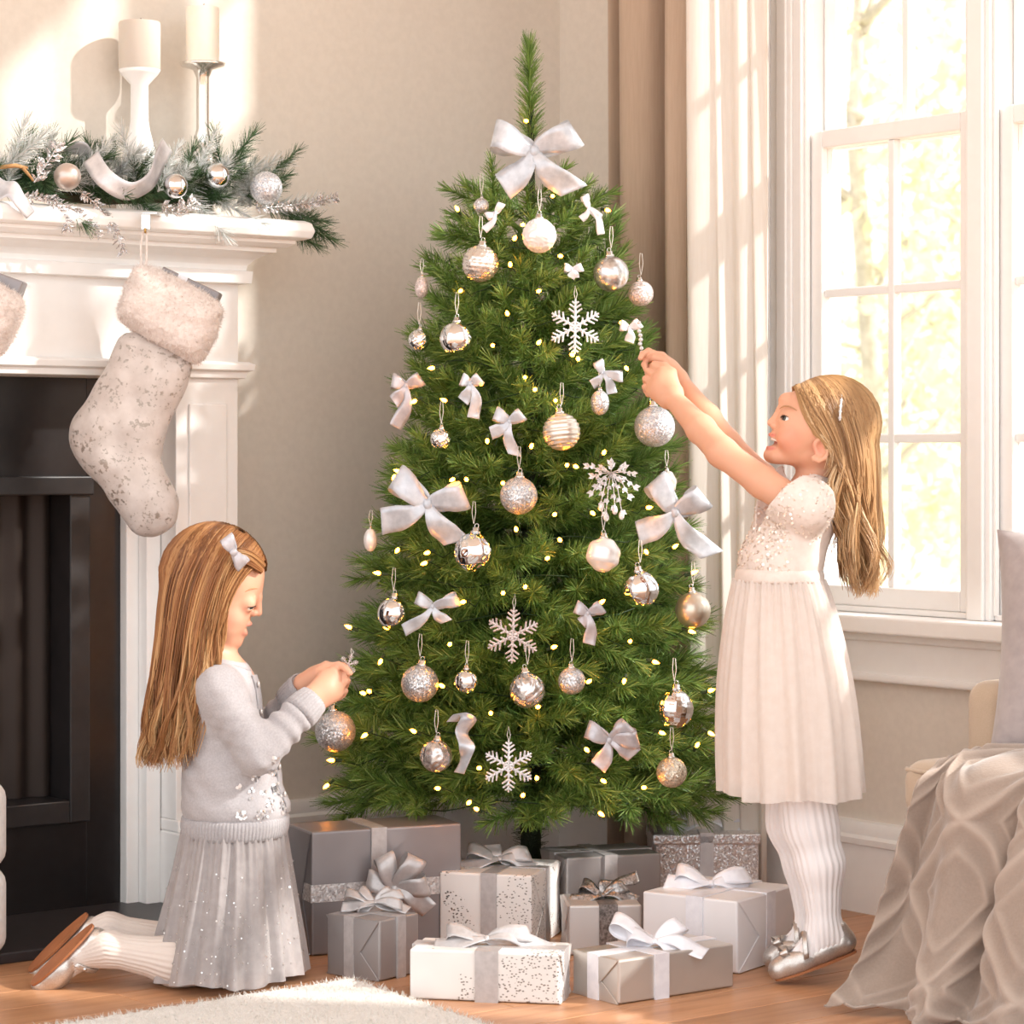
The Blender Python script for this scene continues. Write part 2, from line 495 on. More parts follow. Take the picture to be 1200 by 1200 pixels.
def garden_tree(x, y, h, r, seed, label):
    R = np.random.RandomState(seed)
    root = thing('garden_tree', label, 'tree', (x, y, -0.4))
    t = MB()
    t.tube([(x, y, -0.42), (x + 0.05, y, h * .3), (x - 0.04, y + .05, h * .6), (x, y, h * 0.95)], [0.07, 0.055, 0.04, 0.012], 8)
    for k in range(16):
        a = R.uniform(0, 2 * PI); z = h * R.uniform(0.15, 0.8)
        e = Vector((x + math.cos(a) * r * .8, y + math.sin(a) * r * .8, z + h * .18))
        t.tube([(x, y, z), (Vector((x, y, z)) * .5 + e * .5 + Vector((0, 0, -.06))), e], [0.025, 0.016, 0.005], 6)
    t.build('trunk', m_bark, root, smooth=True)
    n = 3600
    u = R.normal(size=(n, 3)); u /= np.linalg.norm(u, axis=1)[:, None]
    # clumped crown
    cl = R.uniform(-1, 1, size=(60, 3)); cl[:, 2] = R.uniform(-.9, 1.0, 60)
    c = cl[R.randint(0, 60, n)]
    P = np.array([x, y, h * 0.52]) + c * np.array([r * .85, r * .85, h * 0.52]) + u * (R.uniform(0.1, 1, n) ** .6)[:, None] * 0.34
    d1 = R.normal(size=(n, 3)); d1 /= np.linalg.norm(d1, axis=1)[:, None]
    d2 = np.cross(d1, R.normal(size=(n, 3))); d2 /= np.linalg.norm(d2, axis=1)[:, None]
    s = R.uniform(0.04, 0.075, n)[:, None]
    V = np.stack([P - d1 * s, P + d2 * s * .5, P + d1 * s, P - d2 * s * .5], 1).reshape(-1, 3)
    o = np_mesh('foliage', V, np.arange(n * 4).reshape(-1, 4), m_leaf, root, smooth=False)
    o['kind'] = 'stuff'
garden_tree(1.75, 13.0, 4.2, 1.1, 1, 'glare-bleached yellow-green tree outside seen through the left panes of the window')
garden_tree(3.3, 16.5, 4.6, 1.3, 2, 'glare-bleached yellow tree outside seen through the right panes of the window')
garden_tree(5.6, 16.0, 4.4, 1.4, 3, 'glare-bleached tree outside seen past the window mullion')
garden_tree(3.2, 23.0, 2.4, 1.6, 4, 'low bushy tree farther out behind the glare-bleached trees')
# ---------------------------------------------------------------- needle foliage helpers
def needle_arrays(p0, p1, n, ln, R, w=0.0016, ang=(38, 68), flat=1.0, tipfan=True, curl=0.0):
    """flat tapered needles along the stem p0-p1 -> verts (n*4,3)"""
    p0 = np.array(p0, float); p1 = np.array(p1, float)
    ax = p1 - p0; L = np.linalg.norm(ax); ax /= L
    e1 = np.cross(ax, [0, 0, 1.0])
    if np.linalg.norm(e1) < 1e-3: e1 = np.array([1.0, 0, 0])
    e1 /= np.linalg.norm(e1); e2 = np.cross(e1, ax)
    t = R.uniform(0.0, 1.0, n)
    ph = R.uniform(0, 2 * PI, n)
    an = np.radians(R.uniform(ang[0], ang[1], n))
    if tipfan: an = an * np.clip(1.08 - 0.75 * t ** 5, 0.3, 1)
    rad = np.cos(ph)[:, None] * e1 + flat * np.sin(ph)[:, None] * e2
    d = np.cos(an)[:, None] * ax + np.sin(an)[:, None] * rad
    d /= np.linalg.norm(d, axis=1)[:, None]
    l = ln * R.uniform(0.75, 1.1, n)[:, None]
    b = p0 + t[:, None] * L * ax
    side = np.cross(d, R.normal(size=(n, 3))); side /= np.linalg.norm(side, axis=1)[:, None]
    hw = w * 0.5
    tip = b + d * l
    if curl: tip[:, 2] += curl * l[:, 0]
    V = np.stack([b - side * hw, b + side * hw, tip + side * hw * 0.35, tip - side * hw * 0.35], 1)
    return V.reshape(-1, 3)
def tube_arrays(pts, rads, n=5):
    mb = MB(); mb.tube(pts, rads, n, True)
    V = np.array(mb.v); Fq = []
    for f in mb.f:
        if len(f) == 4: Fq.append(f)
        else:
            for i in range(1, len(f) - 1, 2):
                Fq.append((f[0], f[i], f[i + 1], f[min(i + 2, len(f) - 1)] if i + 2 < len(f) else f[0]))
    Fq = [q for q in Fq if len(set(q)) == 4]
    return V, np.array(Fq)
def foliage_mat(name, stops, rough=0.5):
    m = mat(name, stops[0][1], rough)
    gi = nd(m, 'ShaderNodeNewGeometry')
    lk(m, ramp(m, gi.outputs['Random Per Island'], stops), bsdf(m).inputs['Base Color'])
    translucent(m, 0.18, stops[-1][1])
    return m
m_needle = foliage_mat('tree_needles', [(0.0, (46, 80, 28)), (0.4, (84, 124, 46)), (0.8, (132, 166, 78)), (1.0, (176, 198, 122))])
m_needle2 = foliage_mat('garland_needles', [(0.0, (34, 62, 38)), (0.6, (62, 96, 58)), (1.0, (110, 136, 98))])
m_frost = foliage_mat('frosted_needles', [(0.0, (140, 152, 140)), (0.4, (206, 211, 209)), (1.0, (248, 249, 250))])
m_stem = mat('twig_stem', (78, 66, 44), 0.8)

# ---------------------------------------------------------------- fireplace
BE = 2.40
fp = thing('fireplace', 'white moulded fireplace with a black granite surround and mesh screen', 'fireplace', RP(0, 1.6, 0))
AF = 0.16; BR = 0.97; BI = 1.115
def mold(name, prof, back=0.0, end=BE, br=BR, af=AF, parent=fp, m=m_white, bev=None):
    """profile of (outset, z) points swept along the front and returned to the wall on the right"""
    rings = []
    for o, z in prof:
        rings.append([RP(back, end, z), RP(af + o, end, z), RP(af + o, br - o, z), RP(back, br - o, z)])
    mb = MB(); mb.loft(rings, True, True)
    return mb.build(name, m, parent, bevel=bev or 0)
mold('mantel_shelf', [(0.095, 1.350), (0.108, 1.354), (0.113, 1.368), (0.108, 1.384), (0.098, 1.389)], bev=0.002)
mold('mantel_moulding', [(0.002, 1.262), (0.02, 1.264), (0.022, 1.288), (0.012, 1.290), (0.014, 1.300), (0.024, 1.312), (0.042, 1.322), (0.056, 1.326), (0.056, 1.334), (0.072, 1.336), (0.084, 1.343), (0.084, 1.3499)])
mold('frieze_panel', [(0, 1.105), (0, 1.2619)])
mold('frieze_ledge', [(0.0, 1.070), (0.012, 1.072), (0.014, 1.084), (0.024, 1.088), (0.026, 1.100), (0.016, 1.105)], bev=0.001)
pb = MB(); pb.rbox(0, AF, BR, BI, 0.19, 1.07); pb.build('pilaster', m_white, fp, bevel=0.002)
pp = MB(); pp.rbox(AF, AF + 0.006, BR + 0.028, BI - 0.028, 0.24, 1.02); pp.build('pilaster_panel', m_white, fp, bevel=0.003)
pb = MB(); pb.rbox(0, AF + 0.018, BR - 0.018, BI + 0.002, 0, 0.165); pb.rbox(0, AF + 0.010, BR - 0.010, BI + 0.001, 0.165, 0.19)
pb.build('plinth', m_white, fp, bevel=0.004)
pb = MB(); pb.rbox(0, 0.105, BI + 0.0021, 1.150, 0, 1.07); pb.rbox(0, 0.075, 1.150, 1.178, 0, 1.07); pb.build('inner_moulding', m_white, fp, bevel=0.003)
# black surround
OB0, OB1, OZ0, OZ1 = 1.300, 2.20, 0.235, 0.850
sb = MB()
sb.rbox(0, 0.05, 1.178, OB0 - 0.045, 0.0, 1.07)
sb.rbox(0, 0.05, OB0 - 0.045, BE, OZ1 + 0.02, 1.07); sb.rbox(0, 0.05, OB0 - 0.045, BE, 0.0, OZ0 - 0.045)
sb.rbox(0, 0.05, OB1 + 0.045, BE, OZ0 - 0.045, OZ1 + 0.02)
sb.build('surround', m_black, fp, bevel=0.001)
ib = MB()
ib.rbox(-0.03, 0.066, OB0 - 0.045, OB0, OZ0 - 0.045, OZ1 + 0.02); ib.rbox(-0.03, 0.066, OB1, OB1 + 0.045, OZ0 - 0.045, OZ1 + 0.02)
ib.rbox(-0.03, 0.074, OB0 - 0.05, OB1 + 0.05, OZ1 - 0.012, OZ1 + 0.025); ib.rbox(-0.03, 0.066, OB0, OB1, OZ0 - 0.045, OZ0)
ib.build('firebox_frame', m_iron, fp, bevel=0.003)
fbx = MB()
m_fire = mat('firebox_soot', (52, 42, 38), 0.9)
fbx.rbox(-0.42, -0.40, OB0 - 0.05, OB1 + 0.05, OZ0 - 0.05, OZ1 + 0.03); fbx.rbox(-0.40, -0.03, OB0 - 0.05, OB0 - 0.03, OZ0 - 0.05, OZ1 + 0.03)
fbx.rbox(-0.40, -0.03, OB1 + 0.03, OB1 + 0.05, OZ0 - 0.05, OZ1 + 0.03); fbx.rbox(-0.40, -0.03, OB0 - 0.05, OB1 + 0.05, OZ0 - 0.06, OZ0 - 0.045)
fbx.rbox(-0.40, -0.03, OB0 - 0.05, OB1 + 0.05, OZ1 + 0.03, OZ1 + 0.045)
firebox = fbx.build('firebox', m_fire, fp)
# herringbone firebricks on the back of the firebox
m_brick = mottled('firebrick', (96, 74, 62), (74, 58, 50), 30, 0.9, 0.3)
rngb = random.Random(3)
bl, bw = 0.15, 0.05
bk_me = None
for i in range(-4, 12):
    for j in range(-4, 22):
        for k in (0, 1):
            cx0 = (i * bl * 0.94) + (j * bw * 0.707 * 0)
            u0 = OB0 + i * 0.1414 + (0.0354 if k else -0.0354); z0_ = OZ0 + j * 0.0707 + (0.0 if k else 0.0354)
            if not (OB0 + 0.02 < u0 < OB1 - 0.02 and OZ0 + 0.03 < z0_ < OZ1 - 0.03): continue
            if u0 > OB0 + 0.55: continue
            if bk_me is None:
                q = MB(); q.box(-0.004, 0.004, -0.048, 0.048, -0.0225, 0.0225)
                o = q.build('brick', m_brick, firebox, local=True); bk_me = o.data
            else:
                o = link('brick', bk_me, None, firebox)
            wpos = RP(-0.396, u0, z0_) - WL[firebox.name]
            o.location = wpos
            basis = Matrix((VV, UU, Vector((0, 0, 1)))).transposed()
            ang = math.radians(45 if k else -45)
            o.rotation_euler = (basis @ Matrix.Rotation(ang, 3, 'X')).to_euler()
# chain mesh screen hung inside the frame
m_mesh = mat('screen_mesh', (62, 52, 47), 0.5, 0.5)
def _mesh(m):
    ang = math.atan2(UU.y, UU.x)
    cd = coords(m, 'Object', (1, 1, 1), (0, 0, -ang))
    outs = []
    for r in (45, -45):
        mp = nd(m, 'ShaderNodeMapping'); mp.inputs['Rotation'].default_value = (0, math.radians(r), 0)
        lk(m, cd, mp.inputs[0])
        w = nd(m, 'ShaderNodeTexWave', wave_type='BANDS', bands_direction='X'); w.inputs['Scale'].default_value = 80
        lk(m, mp.outputs[0], w.inputs['Vector']); outs.append(w.outputs['Fac'])
    mx = nd(m, 'ShaderNodeMath', operation='MAXIMUM'); lk(m, outs[0], mx.inputs[0]); lk(m, outs[1], mx.inputs[1])
    gt = nd(m, 'ShaderNodeMath', operation='GREATER_THAN'); lk(m, mx.outputs[0], gt.inputs[0]); gt.inputs[1].default_value = 0.66
    out = [n for n in m.node_tree.nodes if n.type == 'OUTPUT_MATERIAL'][0]
    t = nd(m, 'ShaderNodeBsdfTransparent'); ms = nd(m, 'ShaderNodeMixShader')
    lk(m, gt.outputs[0], ms.inputs[0]); lk(m, t.outputs[0], ms.inputs[1]); lk(m, bsdf(m).outputs[0], ms.inputs[2]); lk(m, ms.outputs[0], out.inputs[0])
_mesh(m_mesh)
sm = MB(); rings = []
for z in (OZ0 + 0.002, OZ1 - 0.013):
    rings.append([RP(-0.012 + 0.008 * math.sin(k * 0.9) * (1.0 if k < 26 else 0.25), OB0 + 0.003 + k * 0.0085, z) for k in range(104)])
sm.loft(rings, False, False); sm.build('mesh_screen', m_mesh, fp, smooth=True)
hb = MB(); hb.rbox(0.0501, 0.40, 1.03, BE + 0.3, 0.0, 0.02)
tag(hb.build('hearth', mottled('hearth_slate', (50, 46, 48), (42, 39, 40), 30, 0.4, 0.05), None, bevel=0.003), 'black slate hearth slab laid on the floor before the fireplace', 'hearth')

# ---------------------------------------------------------------- mantel garland
ZM = 1.389
def mant(px, py, a):
    b = solve_b(px, a); p = RP(a, b, 0)
    return W(px, py, p.y)
R8 = np.random.RandomState(11)
gar = thing('garland', 'evergreen garland with frosted tips along the mantel shelf', 'garland', RP(0.16, 1.4, ZM))
core = MB()
core.tube([RP(0.15 + 0.02 * math.sin(b * 9), b, ZM + 0.035 + 0.008 * math.sin(b * 13)) for b in [1.06 + 0.1 * k for k in range(14)]], 0.012, 6)
core.build('core_wire', m_stem, gar, smooth=True)
def sprig_mesh(seed, L, nl, n, ends=5):
    R = np.random.RandomState(seed); Vs = []; Fs = []; off = 0
    V = needle_arrays((0, 0, 0), (L, 0, 0), n, nl, R, 0.0019, (30, 60)); Vs.append(V); Fs.append(np.arange(len(V)).reshape(-1, 4)); off = len(V)
    V, Fq = tube_arrays([(0, 0, 0), (L * .5, 0, .002), (L, 0, 0)], [0.0022, 0.0018, 0.001]); Vs.append(V); Fs.append(Fq + off)
    return np.concatenate(Vs), np.concatenate(Fs)
spr_me = []
for s in range(6):
    V, Fq = sprig_mesh(s, [0.10, 0.12, 0.14][s % 3], [0.034, 0.042][s % 2], 190)
    o = np_mesh('sprig', V, Fq, m_needle2 if s < 3 else m_frost, gar, smooth=False, world=False)
    spr_me.append(o.data); bpy.data.objects.remove(o)
def put_sprig(p, d, k, s=1.0, parent=gar):
    o = link('sprig', spr_me[k], None, parent)
    o.location = Vector(p) - WL[parent.name]; o.rotation_euler = Vector(d).to_track_quat('X', 'Z').to_euler(); o.scale = (s, s, s)
    return o
for i in range(180):
    b = 0.93 + 1.25 * (i + R8.uniform()) / 180
    an = R8.uniform(-0.3, 1.15) if i % 3 else R8.uniform(0.5, 1.5)
    d = VV * math.cos(an) * 0.9 + Vector((0, 0, math.sin(an) * 0.75)) + UU * R8.uniform(-0.9, 0.7)
    p = RP(0.13 + R8.uniform(-.02, .05), b, ZM + 0.03 + R8.uniform(0, 0.03))
    put_sprig(p, d, int(R8.choice([0, 1, 2, 3, 4, 5], p=[.24, .24, .22, .1, .1, .1])), R8.uniform(.68, .98))
# the sprays running off the right end
for (x0, y0, x1, y1, k, s) in [(335, 258, 392, 282, 1, 0.9), (330, 250, 396, 262, 0, .95), (325, 262, 385, 296, 1, .8), (310, 240, 360, 262, 2, 1.0), (318, 244, 396, 232, 4, 1.0), (300, 236, 372, 248, 3, .9), (305, 215, 338, 186, 2, .75), (262, 200, 285, 172, 1, .8), (225, 215, 250, 160, 4, .9), (255, 236, 276, 246, 5, .7), (222, 228, 236, 244, 5, .8), (8, 215, 22, 166, 4, 1.0), (0, 200, 30, 176, 3, 1.0), (185, 225, 205, 180, 4, .8), (90, 205, 125, 170, 4, .8), (160, 215, 150, 180, 5, 0.8), (150, 230, 190, 252, 0, .8), (60, 225, 75, 240, 1, .8)]:
    p0 = mant(x0, y0, 0.22); p1 = mant(x1, y1, 0.24)
    put_sprig(p0, p1 - p0, k, s * 1.0)
# silver glitter sprays hanging over the edge and standing up
m_tinsel = glitter('tinsel_silver', (160, 156, 156), (252, 250, 250), 700, 0.8, 0.25, 1.0)
def glitter_sprig(name, pts, label, leaf=0.016, step=0.0065, cat='sprig', group=None, a=0.27):
    P = [mant(x, y, a) for x, y in pts]
    root = thing(name, label, cat, P[0], group)
    st = MB(); st.tube(P, [0.0016] * len(P), 5); st.build('stem', m_tinsel, root)
    lf = MB(); R = random.Random(len(label) + int(pts[0][0]))
    for i in range(len(P) - 1):
        seg = P[i + 1] - P[i]; m = max(2, int(seg.length / step))
        for k in range(m):
            for sgn in (-1, 1):
                p = P[i] + seg * (k / m); d = seg.normalized()
                n = d.cross(Vector((0, 1, 0))).normalized() * sgn
                n = (n + Vector((R.uniform(-.4, .4), R.uniform(-.6, .6), R.uniform(-.4, .4))) + d * 0.8).normalized()
                l = leaf * R.uniform(.7, 1.2); sd = n.cross(Vector((R.uniform(-1, 1), R.uniform(-1, 1), R.uniform(-1, 1)))).normalized() * l * 0.25
                up = n.cross(sd).normalized() * 0.001
                lf.add([p, p + n * l * .5 + sd + up, p + n * l, p + n * l * .5 - sd + up, p + n * l * .5 - up * 1.2], [(0, 1, 4), (1, 2, 4), (2, 3, 4), (3, 0, 4)])
    o = lf.build('leaf_spray', m_tinsel, root); o['kind'] = 'stuff'
    return root
glitter_sprig('glitter_sprig', [(22, 234), (50, 230), (66, 238), (78, 258), (82, 272)], 'silver glitter sprig hanging over the mantel edge, leftmost of three')
glitter_sprig('glitter_sprig', [(62, 234), (85, 245), (104, 262), (118, 278)], 'silver glitter sprig hanging over the mantel edge, middle of three')
glitter_sprig('glitter_sprig', [(96, 226), (112, 238), (126, 256), (138, 276), (146, 298)], 'longest silver glitter sprig hanging over the mantel beside the stocking hook')
glitter_sprig('glitter_sprig', [(300, 244), (330, 242), (365, 238), (396, 230)], 'frosted silver sprig pointing right off the end of the mantel')
glitter_sprig('glitter_sprig', [(40, 214), (56, 190), (70, 168)], 'silver glitter sprig standing up behind the rose ball on the mantel', 0.02)
glitter_sprig('glitter_sprig', [(190, 240), (205, 250), (232, 236)], 'frosted silver sprig below the two mirror balls on the mantel', 0.02)
tw = MB(); tw.tube([mant(0, 196, .25), mant(18, 194, .26), mant(32, 197, .26)], [0.004, 0.0045, 0.003], 6); tw.tube([mant(26, 196, .26), mant(34, 205, .27), mant(39, 212, .27)], [0.0035, 0.003, 0.002], 6)
tag(tw.build('twig', mottled('bare_twig', (190, 148, 98), (160, 118, 74), 60, 0.7), None, smooth=True), 'bare tan twig lying in the garland at the left', 'twig')

def bauble(px, py, r, Y, m, label, name='bauble', fn=None, group=None, cap=True, tilt=(0, 0), sc3=(1, 1, 1), cord=24, cat='ornament', hi=False, ns=32):
    c = W(px, py, Y); rm = r * Y / F
    root = thing(name, label, cat, c, group)
    b = MB(); b.sphere((0, 0, 0), rm, ns if not hi else 72, 20 if not hi else 48, sc=sc3, fn=fn)
    o = b.build('ball', m, root, smooth=True, local=True)
    o.rotation_euler = (tilt[0], tilt[1], 0)
    if cap:
        k = MB(); t = rm * sc3[2]
        k.lathe([(0.0001, t - .002), (rm * .27, t - 0.001), (rm * .27, t + rm * .06), (rm * .2, t + rm * .09), (rm * .2, t + rm * .26), (0.0001, t + rm * .28)], (0, 0, 0), 16)
        k.tube([(rm * .1 * math.cos(q), 0, t + rm * .34 + rm * .12 * math.sin(q)) for q in [2 * PI * i / 12 for i in range(12)]], rm * 0.025, 5, False, loop=True)
        kk = k.build('cap', m_cap, root, smooth=True, local=True); kk.rotation_euler = (tilt[0], tilt[1], 0)
        if cord:
            h = cord * Y / F; z0 = t + rm * .45
            q = MB(); q.tube([(0, 0, z0), (-.003, 0, z0 + h * .5), (-0.001, 0.012, z0 + h), (.003, 0.01, z0 + h * .98), (.004, 0, z0 + h * .5), (0.0005, 0, z0)], 0.0006, 4)
            q.build('cord', m_cord, root, local=True)
    return root
MY = lambda px, a: RP(a, solve_b(px, a), 0).y
bauble(79, 207, 16, MY(79, .30), m_pinkmatte, 'satin rose-silver ball in the mantel garland, leftmost of four', cap=False)
bauble(206, 218, 14.5, MY(206, .31), m_silver, 'small mirror-finish ball in the mantel garland beside the ribbon loop', cap=False)
bauble(255, 206, 15, MY(255, .27), m_silver, 'mirror-finish ball half sunk in the mantel garland under the glass candle holder', cap=False)
bauble(312, 220, 19, MY(312, .29), m_glitb, 'large pale glitter ball at the right end of the mantel garland', cap=False)

# ribbon winding through the garland
m_org = mottled('organza', (224, 222, 224), (200, 198, 202), 40, 0.38, 0.2, 0.0008, metal=0.35)
sheerify(m_org, 0.10)
def ribbon_strip(mb, pts, wdir, w, mi=0, thick=0.0008):
    """pts centre line, wdir width directions, w widths"""
    n = len(pts); top = []; 
    for i in range(n):
        wd = Vector(wdir[i] if isinstance(wdir, list) else wdir).normalized()
        ww = w[i] if isinstance(w, list) else w
        top.append([pts[i] + wd * (ww * s) + Vector((0, 0, 0)) for s in (-.5, -.25, 0, .25, .5)])
    mb.loft(top, False, False, mi)
def smooth_pts(pts, n):
    P = [Vector(p) for p in pts]; out = []
    for j in range(n + 1):
        k = j / n * (len(P) - 1); i = min(int(k), len(P) - 2); f = k - i
        p0, p1, p2, p3 = P[max(i - 1, 0)], P[i], P[i + 1], P[min(i + 2, len(P) - 1)]
        out.append(0.5 * ((2 * p1) + (p2 - p0) * f + (2 * p0 - 5 * p1 + 4 * p2 - p3) * f * f + (3 * p1 - p0 - 3 * p2 + p3) * f ** 3))
    return out
rb = MB()
pts = smooth_pts([mant(106, 184, .26), mant(122, 208, .30), mant(150, 224, .31), mant(176, 212, .30), mant(188, 186, .28), mant(196, 170, .26)], 40)
wd = [Vector((0, 0, 1)) * (0.8) + VV * 0.3 - UU * (0.9 * math.cos(i / 40 * PI)) for i in range(41)]
ribbon_strip(rb, pts, wd, 0.038)
tag(rb.build('ribbon', m_org, None, smooth=True, solid=0.0006), 'silver gauze ribbon looping in the middle of the mantel garland', 'ribbon')
rb = MB()
pts = smooth_pts([mant(-20, 200, .22), mant(0, 222, .26), mant(14, 222, .28), mant(24, 236, .29), mant(36, 252, .285)], 30)
ribbon_strip(rb, pts, [Vector((0, 0, 1)) - UU * (1.2 * i / 30) for i in range(31)], [0.045 - 0.022 * i / 30 for i in range(31)])
tag(rb.build('ribbon', m_org, None, smooth=True, solid=0.0006), 'silver gauze ribbon end trailing over the mantel at the far left', 'ribbon')
rb = MB()
pts = smooth_pts([mant(72, 182, .16), mant(84, 174, .18), mant(98, 175, .19), mant(106, 186, .19)], 20)
ribbon_strip(rb, pts, Vector((0, 0, 1)) + VV * .8, 0.03)
tag(rb.build('ribbon', m_org, None, smooth=True, solid=0.0006), 'small silver ribbon arc behind the rose ball on the mantel', 'ribbon')

# candles
m_wax = mat('candle_wax', (246, 240, 226), 0.5, sss=0.3)
m_wax_shaded = mat('candle_wax_shaded', (206, 196, 184), 0.55, sss=0.15)  # shade on the left candle is put into this darker wax colour
m_wick = mat('wick', (50, 44, 40), 0.9)
m_cglass = mat('mercury_glass', (232, 228, 222), 0.08, 0.75)
def candle(px0, px1, pytop, pybot, a, m, label, tilt=0):
    px = (px0 + px1) / 2; Y = MY(px, a); p = W(px, pybot, Y); top = W(px, pytop, Y).z; r = (px1 - px0) / 2 * Y / F
    root = thing('pillar_candle', label, 'candle', p)
    h = top - p.z
    c = MB(); c.lathe([(0.0001, 0), (r * .98, 0), (r, 0.003), (r, h - .004), (r * .96, h), (r * .8, h - 0.001), (r * .5, h - .004), (0.0001, h - .005)], p, 32)
    c.build('wax', m, root, smooth=False, angle=40)
    k = MB(); k.tube([p + Vector((0, 0, h - .006)), p + Vector((0.001, 0, h + .002)), p + Vector((0.003, 0, h + .008))], 0.0011, 6); k.build('wick', m_wick, root)
    return p, r
p, r = candle(218, 257, 9, 74, 0.10, m_wax, 'ivory pillar candle on the glass holder, right one on the mantel')
h = thing('candle_holder', 'silvered glass candle holder under the ivory candle on the mantel', 'candle holder', (p.x, p.y, ZM))
q = MB(); H0 = p.z - ZM
q.lathe([(0.0001, 0), (.036, 0), (.038, .006), (.030, .018), (.020, .03), (.031, .05), (.033, .09), (.031, .135), (.020, .15), (.012, .16), (.017, .175), (.013, .19), (.013, H0 - .03), (.02, H0 - .014), (.044, H0 - .006), (.046, H0), (.040, H0), (0.0001, H0 - .001)], (p.x, p.y, ZM), 32)
q.build('stem', m_cglass, h, smooth=True)
p, r = candle(139, 188, 26, 82, 0.07, m_wax_shaded, 'pillar candle with shade put into its wax colour, left one on the mantel')
h = thing('candle_holder', 'white ceramic candle holder under the shade-coloured candle on the mantel', 'candle holder', (p.x, p.y, ZM))
q = MB(); H0 = p.z - ZM
q.lathe([(0.0001, 0), (.046, 0), (.047, .008), (.044, .05), (.037, .11), (.030, .145), (.021, .18), (.018, .20), (.018, H0 - .03), (.038, H0 - .008), (.042, H0), (0.0001, H0 - .001)], (p.x, p.y, ZM), 32)
q.build('stem', m_white, h, smooth=True)
# ---------------------------------------------------------------- christmas tree
TY = 5.25
TX = (622 - 600) / F * TY
SC = F / TY
def tz(py): return HC - (py - HY) / SC
PROF = [(170, 66), (200, 84), (240, 102), (290, 124), (360, 143), (450, 163), (550, 184), (620, 203), (700, 222), (800, 236), (870, 256), (915, 256), (945, 236), (965, 200)]
def renv(z):
    py = HY + (HC - z) * SC
    xs = [p[0] for p in PROF]; ys = [p[1] for p in PROF]
    return float(np.interp(py, xs, ys)) / SC
tree = thing('christmas_tree', 'full green artificial Christmas tree decorated in silver and white', 'christmas tree', (TX, TY, 0))
m_trunk = mottled('tree_pole', (44, 56, 34), (32, 40, 26), 40, 0.8, 0.2)
tk = MB(); tk.tube([(TX, TY, 0.03), (TX, TY, 0.6), (TX, TY, 1.2), (TX, TY, 1.62)], [0.022, 0.020, 0.014, 0.006], 10)
tk.build('trunk', m_trunk, tree, smooth=True)
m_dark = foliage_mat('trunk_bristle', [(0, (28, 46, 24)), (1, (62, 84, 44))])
RT = np.random.RandomState(5)
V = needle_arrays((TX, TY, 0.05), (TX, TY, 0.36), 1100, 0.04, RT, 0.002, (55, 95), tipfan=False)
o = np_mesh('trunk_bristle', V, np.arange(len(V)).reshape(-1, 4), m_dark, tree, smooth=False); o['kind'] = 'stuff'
st = MB()
for dg in (95, 185, 350):
    d = Vector((math.cos(math.radians(dg)), math.sin(math.radians(dg)), 0))
    st.tube([Vector((TX, TY, 0.12)), Vector((TX, TY, 0.10)) + d * .03, Vector((TX, TY, 0.008)) + d * .12, Vector((TX, TY, 0.008)) + d * .15], 0.007, 6)
st.build('stand', m_iron, tree, smooth=True)

def branch_mesh(L, seed, nl, dens):
    """main stem along +X with side tips, each tip a bottle brush of needles"""
    R = np.random.RandomState(seed); Vs = []; Fs = []; off = [0]
    def put(V, Fq):
        Vs.append(V); Fs.append(Fq + off[0]); off[0] += len(V)
    def tip(p0, p1, k, l):
        V = needle_arrays(p0, p1, k, l, R, 0.0023, (30, 60)); put(V, np.arange(len(V)).reshape(-1, 4))
    V, Fq = tube_arrays([(0, 0, 0), (L * .5, 0, -.01 * L), (L * .97, 0, 0)], [0.004, 0.003, 0.0015]); put(V, Fq)
    tl = min(0.16, L * 0.62)
    tip((L - tl, 0, -0.004), (L - nl * .55, 0, 0.004), int(dens * tl), nl)
    pos = []
    x = L - tl * 0.62; side = 1
    while x > max(0.05, L * 0.22):
        pos.append((x, side)); side = -side; x -= 0.047
    for i, (x, s) in enumerate(pos):
        an = math.radians(R.uniform(32, 52)); l = min(0.15, 0.085 + (L - x) * 0.35) * R.uniform(.85, 1.1)
        el = R.uniform(-0.35, 0.5)
        d = np.array([math.cos(an), s * math.sin(an) * math.cos(el), math.sin(an) * math.sin(el) + .1]); d /= np.linalg.norm(d)
        p0 = np.array([x - 0.02, 0, -0.004]); p1 = p0 + d * l
        V, Fq = tube_arrays([tuple(p0), tuple(p1)], [0.002, 0.001], 4); put(V, Fq)
        tip(p0 + d * l * .12, p1, int(dens * l), nl)
    return np.concatenate(Vs), np.concatenate(Fs)
LC = [0.13, 0.19, 0.25, 0.31, 0.37, 0.43]
BM = {}
for li, L in enumerate(LC):
    for v in range(3):
        V, Fq = branch_mesh(L, 100 + li * 10 + v, [0.028, 0.033, 0.036, 0.038, 0.040, 0.040][li], 1350)
        o = np_mesh('branch', V, Fq, [m_needle], tree, smooth=False, world=False)
        BM[(li, v)] = o.data; bpy.data.objects.remove(o)
rt = random.Random(21)
zt = 0.245; tier = 0; NB = 0
